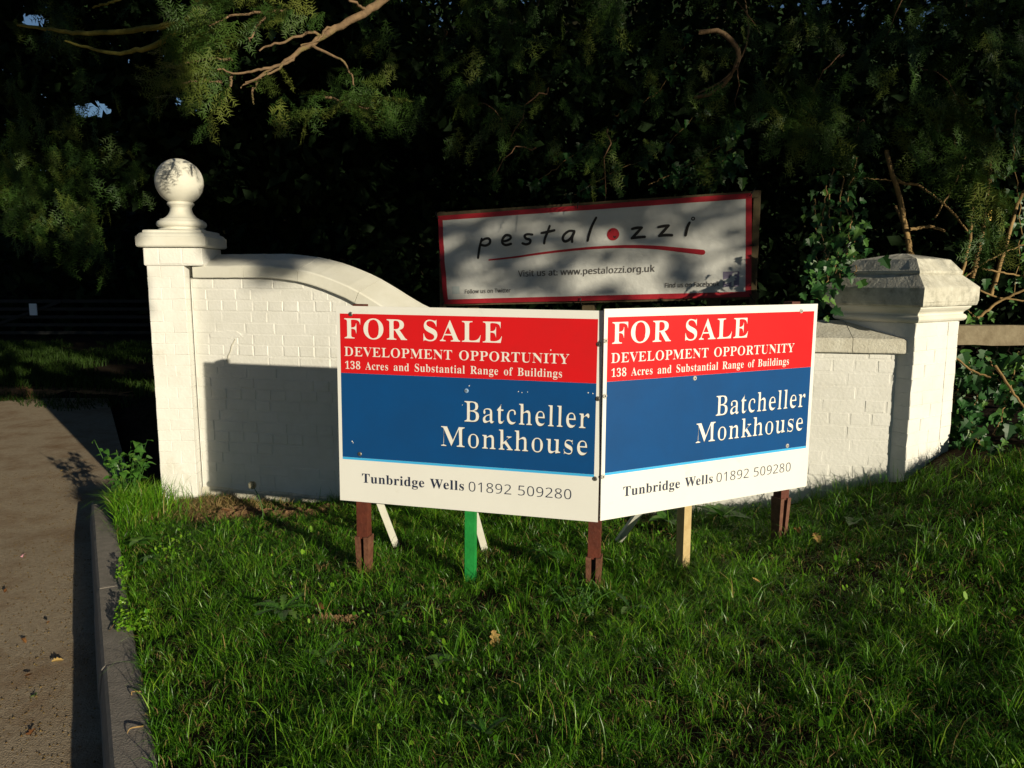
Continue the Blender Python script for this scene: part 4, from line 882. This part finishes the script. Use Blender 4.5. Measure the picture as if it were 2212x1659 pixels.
def low_edge(px): return np.interp(px, [860, 960, 1050, 1150, 1300, 1600, 1700, 1800, 1900, 2000, 2100, 2260], [160, 260, 330, 330, 330, 330, 320, 330, 330, 380, 430, 560])
paths = []
for k in range(120):
    px = rng.uniform(830, 2300); py = rng.uniform(-140, low_edge(px)); Y = rng.uniform(5.0, 6.8) if px > 1150 else rng.uniform(5.4, 7)
    if px > 1950: Y = rng.uniform(4.8, 6)
    a = at(px, py, Y); L_ = rng.uniform(.3, .7); an = rng.normal(-1.3, .9)
    tip = a + np.array([math.cos(an) * L_ * .6 * (1 if rng.uniform() < .5 else -1), -rng.uniform(.1, .4), -L_ * rng.uniform(.25, .8)])
    paths.append(smooth_path([a, (a + tip) / 2 + (0, -.05, .08), tip], 8, .01))
P2, D2 = clear_of_signs(*along(paths, 12, .2, .05, .8)); mid = place_sprays(P2, D2, rng.uniform(.14, .26, len(P2)), rng.uniform(0, .9, len(P2)))
C = np.stack([rng.uniform(-2.6, 6.5, 26000), rng.uniform(6.3, 11, 26000), rng.uniform(2.6, 7.5, 26000)], 1); C = C[C[:, 2] > 2.5 + .5 * np.abs(noise2(C[:, 0], C[:, 1], 1.5)) + np.clip((-.2 - C[:, 0]), 0, 2) * .7]
crown(ty, [nearA, mid], yew_m)
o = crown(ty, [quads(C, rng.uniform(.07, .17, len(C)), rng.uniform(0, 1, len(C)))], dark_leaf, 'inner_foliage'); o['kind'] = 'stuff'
for s_ in paths[::5]: MB().tube(s_, [.006, .002], 5).build('branch', bark_m, ty, True, True)
for q in (((1605, -10, 5.6), (1618, 60, 5.5), (1600, 130, 5.5), (1560, 175, 5.5), (1510, 200, 5.5)), ((1500, 210, 5.6), (1540, 200, 5.55), (1580, 160, 5.5), (1595, 110, 5.5), (1560, 70, 5.55), (1510, 70, 5.6))):
    MB().tube(PT(*q), [.012, .020, .016] if q[0][0] < 1550 else [.006, .006], 7).build('branch', limb_m, ty, True, True)

# yew on the far side of the drive
tl_ = thing('yew_tree', 'drooping yew across the drive behind the ball pillar, blue sky showing through', 'tree', (-10.5, 13, -.2))
MB().tube(smooth_path([(-10.5, 13, -.4), (-10.4, 12.9, 1.4), (-10.1, 12.7, 3.2), (-9.7, 12.5, 6)], 14, .02), [.34, .26, .22, .1], 12).build('trunk', bark_m, tl_, True, True)
for q, rr_ in ((((470, -60, 6.6), (420, 15, 6.6), (370, 50, 6.6), (300, 65, 6.65), (210, 72, 6.7), (160, 70, 6.75), (100, 62, 6.8), (38, 54, 6.85)), [.034, .022, .012]), (((480, -20, 6.4), (430, 15, 6.4), (390, 55, 6.4), (350, 90, 6.45), (300, 108, 6.5), (250, 115, 6.55), (190, 103, 6.6), (140, 88, 6.6)), [.03, .022, .008]), (((400, 45, 6.5), (350, 55, 6.5), (310, 70, 6.5)), [.01, .004]), (((300, -20, 6.6), (240, 5, 6.6), (200, 15, 6.6)), [.014, .008])):
    MB().tube(smooth_path([at(*p) for p in q], 30, .004), rr_, 8).build('branch', moss_m, tl_, True, True)
hang = []
for (px, py, ex, ey, Y, n_) in ((40,260,30,330,8.2,5),(70,330,80,440,8,6),(110,300,120,400,8.3,5),(150,380,165,470,7.6,6),(170,450,190,560,7.4,6),(60,420,50,500,8,4),(130,200,150,300,8.6,4),(20,330,10,440,8.4,5),(200,280,185,360,8,4),(20,110,10,180,9,3),(60,20,40,90,9,2),(140,20,150,90,7.5,5),(120,0,125,60,7.5,4),(250,330,262,400,8,3),(280,340,300,400,8.4,3),(220,200,240,230,8.6,2),(30,200,60,240,8.6,4),(180,150,160,200,9,2),(330,20,280,40,9,2),(90,480,100,520,8,3),(180,420,170,480,8,4)):
    for k in range(n_):
        a = at(px + rng.normal(0, 16), py + rng.normal(0, 12), Y + rng.normal(0, .3)); c_ = at(ex + rng.normal(0, 16), ey + rng.normal(0, 12), Y + rng.normal(-.1, .2)); hang.append(smooth_path([a, (a + c_) / 2 + (.03, -.03, .02), c_], 7, .01))
P3, D3 = along(hang, 9, .2, .06, 1.3); lf = place_sprays(P3, D3, rng.uniform(.16, .28, len(P3)), rng.uniform(.1, .9, len(P3)), SPRC)
crown(tl_, [lf], yew_m)
C = np.stack([rng.uniform(-11, -1.5, 46000), rng.uniform(9, 14, 46000), rng.uniform(2.0, 8, 46000)], 1)
def gap(C):
    px, py = pix(C); return (((px - 200) / 46) ** 2 + ((py - 238) / 22) ** 2 < 1.0) | (((px - 75) / 36) ** 2 + ((py - 45) / 20) ** 2 < 1) | (((px - 388) / 16) ** 2 + ((py - 222) / 14) ** 2 < 1)
C = C[(C[:, 2] > 2.4 + .35 * noise2(C[:, 0], C[:, 1], 1.2)) & ~gap(C)]
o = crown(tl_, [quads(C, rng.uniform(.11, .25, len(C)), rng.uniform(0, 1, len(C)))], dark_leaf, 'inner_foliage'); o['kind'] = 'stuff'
# deep wood behind everything
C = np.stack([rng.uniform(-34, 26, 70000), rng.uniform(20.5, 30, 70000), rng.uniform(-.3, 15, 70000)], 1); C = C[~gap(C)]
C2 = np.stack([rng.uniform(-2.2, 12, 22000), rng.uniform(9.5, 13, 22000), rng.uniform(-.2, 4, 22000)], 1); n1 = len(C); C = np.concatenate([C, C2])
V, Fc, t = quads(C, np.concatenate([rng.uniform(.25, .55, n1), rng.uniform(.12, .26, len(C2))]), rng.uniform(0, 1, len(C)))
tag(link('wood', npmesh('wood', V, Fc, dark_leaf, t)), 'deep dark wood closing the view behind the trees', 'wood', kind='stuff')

# added unseen bank, keeps sky light from leaking through the wood
hx = np.linspace(-90, 90, 60); hk = lambda x_: (3.4 if x_ > -12.5 else 1.35 + 2.05 * max(0, 1 - (-12.5 - x_) / 3.))
V = [(x_, y_, h_ * hk(x_) * (1 + .08 * math.sin(x_ * .21))) for (y_, h_) in ((27, -.3), (31, 1.6), (36, 3.8), (46, 5.0), (90, 4.0)) for x_ in hx]
tag(link('sky_block_bank', pymesh('sky_block_bank', V, [(j * 60 + i, j * 60 + i + 1, (j + 1) * 60 + i + 1, (j + 1) * 60 + i) for j in range(4) for i in range(59)], pmat('dark_backdrop_earth', (.020, .016, .008), (.012, .016, .007), 3, .95, .05, 4, .1), True)), 'added dark bank blocking the sky behind the deep wood', kind='structure')
# bare shrub by the pier
shb = thing('shrub', 'tangle of bare tan shrub stems behind the pier', 'shrub', (3.0, 5.0, .45))
for q, rr_ in ((((1975,640,5.0),(1968,560,5.0),(1955,490,5.05),(1945,430,5.1),(1925,370,5.1),(1915,325,5.15)), [.020,.018,.013]), (((2090,640,4.95),(2110,560,4.95),(2125,480,5.0),(2135,400,5.05),(2140,330,5.1)), [.016,.013,.008]),
    (((2070,620,4.95),(2095,520,5.0),(2100,450,5.0),(2115,380,5.05)), [.012,.008]), (((2140,640,4.85),(2170,540,4.85),(2195,450,4.9),(2230,380,4.9)), [.014,.012,.010]), (((1925,375,5.1),(1950,395,5.1),(1990,405,5.05),(2050,450,5.0),(2090,500,5.0)), [.010,.009,.006]), (((1865,385,5.1),(1910,388,5.1),(1945,395,5.1)), [.005,.004]),
    (((1935,445,5.2),(1955,500,5.1),(1975,560,5.05),(1985,600,5.0)), [.010,.008]), (((1965,495,5.0),(2010,490,5.0),(2040,500,5.0)), [.012,.009]), (((2120,580,4.7),(2170,590,4.7),(2230,600,4.7)), [.006,.005]), (((2000,570,4.9),(2060,605,4.8),(2150,640,4.75),(2230,650,4.7)), [.008,.005]), (((2060,770,4.3),(2100,800,4.25),(2140,815,4.2)), [.007,.005]), (((2150,790,4.3),(2190,850,4.2),(2230,900,4.15)), [.008,.006]), (((2080,600,4.85),(2140,560,4.8),(2230,520,4.8)), [.006,.004]), (((2110,690,4.7),(2160,650,4.7),(2230,620,4.65)), [.010,.007]), (((2020,470,5.05),(2060,400,5.1),(2090,330,5.15)), [.006,.004])):
    MB().tube(smooth_path([at(*p) for p in q], 18, .0022), rr_, 6).build('stem', stem_m, shb, True, True)
P4, D4 = clear_of_signs(*along([PT((2050, 330, 4.9), (2110, 380, 4.8), (2150, 440, 4.75)), PT((2080, 400, 4.85), (2130, 470, 4.75), (2140, 520, 4.7)), PT((1950, 240, 5), (2000, 290, 4.9), (2060, 320, 4.85)), PT((2000, 180, 5), (2080, 250, 4.9), (2130, 320, 4.85)), PT((1700, 180, 5.1), (1740, 250, 5), (1760, 330, 4.95)), PT((1640, 160, 5.1), (1680, 230, 5.0), (1700, 280, 4.95))], 44, .2, .05, .9))
crown(ty, [place_sprays(P4, D4, rng.uniform(.15, .26, len(P4)), rng.uniform(.2, 1, len(P4)))], yew_m, 'spray')
p = at(2136, 465, 4.85); MB().box(p[0] - .012, p[0] + .012, 4.84, 4.845, p[2] - .035, p[2] + .035).build('yellow_tag', yellow_m, shb, world=True)

# broad tree on the near side of the lane: outside the picture, its crown shades hedge and banner
sh_t = thing('lane_tree', 'broad tree on the near side of the lane casting the dappled shade', 'tree', (14.5, -4.5, .2))
MB().tube(smooth_path([(14.5, -4.5, 0), (14.4, -4.5, 2), (14.1, -4.4, 4.5), (13, -4.5, 8)], 12, .02), [.30, .24, .2, .08], 10).build('trunk', bark_m, sh_t, True, True)
SV = np.array(SUN) / -SUN.y
def shade_leaves(n, xr, zr, size, keep):
    x_ = rng.uniform(*xr, n); z_ = rng.uniform(*zr, n); t_ = rng.uniform(-1.6, 1.6, n); k_ = keep(x_, z_)
    x_, z_, t_ = x_[k_], z_[k_], t_[k_]
    return quads(np.stack([x_ + SV[0] * t_, -4.2 - t_, z_ + SV[2] * t_], 1), rng.uniform(*size, len(x_)), rng.uniform(0, 1, len(x_)))
def lower(x_): return np.interp(x_, [-8, 3.7, 4.2, 4.7, 6.1, 6.7, 7.1, 9.15, 9.6, 11, 22], [3.5, 3.6, 4.9, 5.35, 5.35, 4.7, 3.85, 3.8, 4.35, 4.45, 4.2])
def keep1(x_, z_):
    e_ = z_ - lower(x_) - .22 * noise2(x_, z_, 3.1); return (e_ > 0) & (rng.uniform(0, 1, len(x_)) < np.clip(.42 + e_ * .9, 0, 1)) & (noise2(x_, z_, 5.2, 2) > -.24 - np.minimum(e_ * .9, .30)) & (noise2(x_, z_, 9.1, 5) > -.52)
pa = [shade_leaves(30000, (-8, 20), (3.2, 7), (.12, .26), keep1), shade_leaves(900, (5.2, 6.3), (3.6, 4.4), (.06, .13), lambda x_, z_: ((x_ - 5.72) / .30) ** 2 + ((z_ - 4.0 - .5 * (x_ - 5.72)) / .14) ** 2 < rng.uniform(.1, 1, len(x_))), shade_leaves(9000, (-8, 22), (6, 15), (.35, .8), lambda x_, z_: z_ > 6.6 + .4 * noise2(x_, z_, 2))]
pa.append(shade_leaves(1500, (5.25, 7.1), (4.08, 4.5), (.12, .24), lambda x_, z_: noise2(x_, z_, 4.2, 1) > -.35))
pa.append(shade_leaves(3800, (1.5, 4.76), (3.72, 5.0), (.12, .26), lambda x_, z_: (rng.uniform(0, 1, len(x_)) < .75) & (noise2(x_, z_, 4.2, 1) > -.3)))
crown(sh_t, pa, dark_leaf)
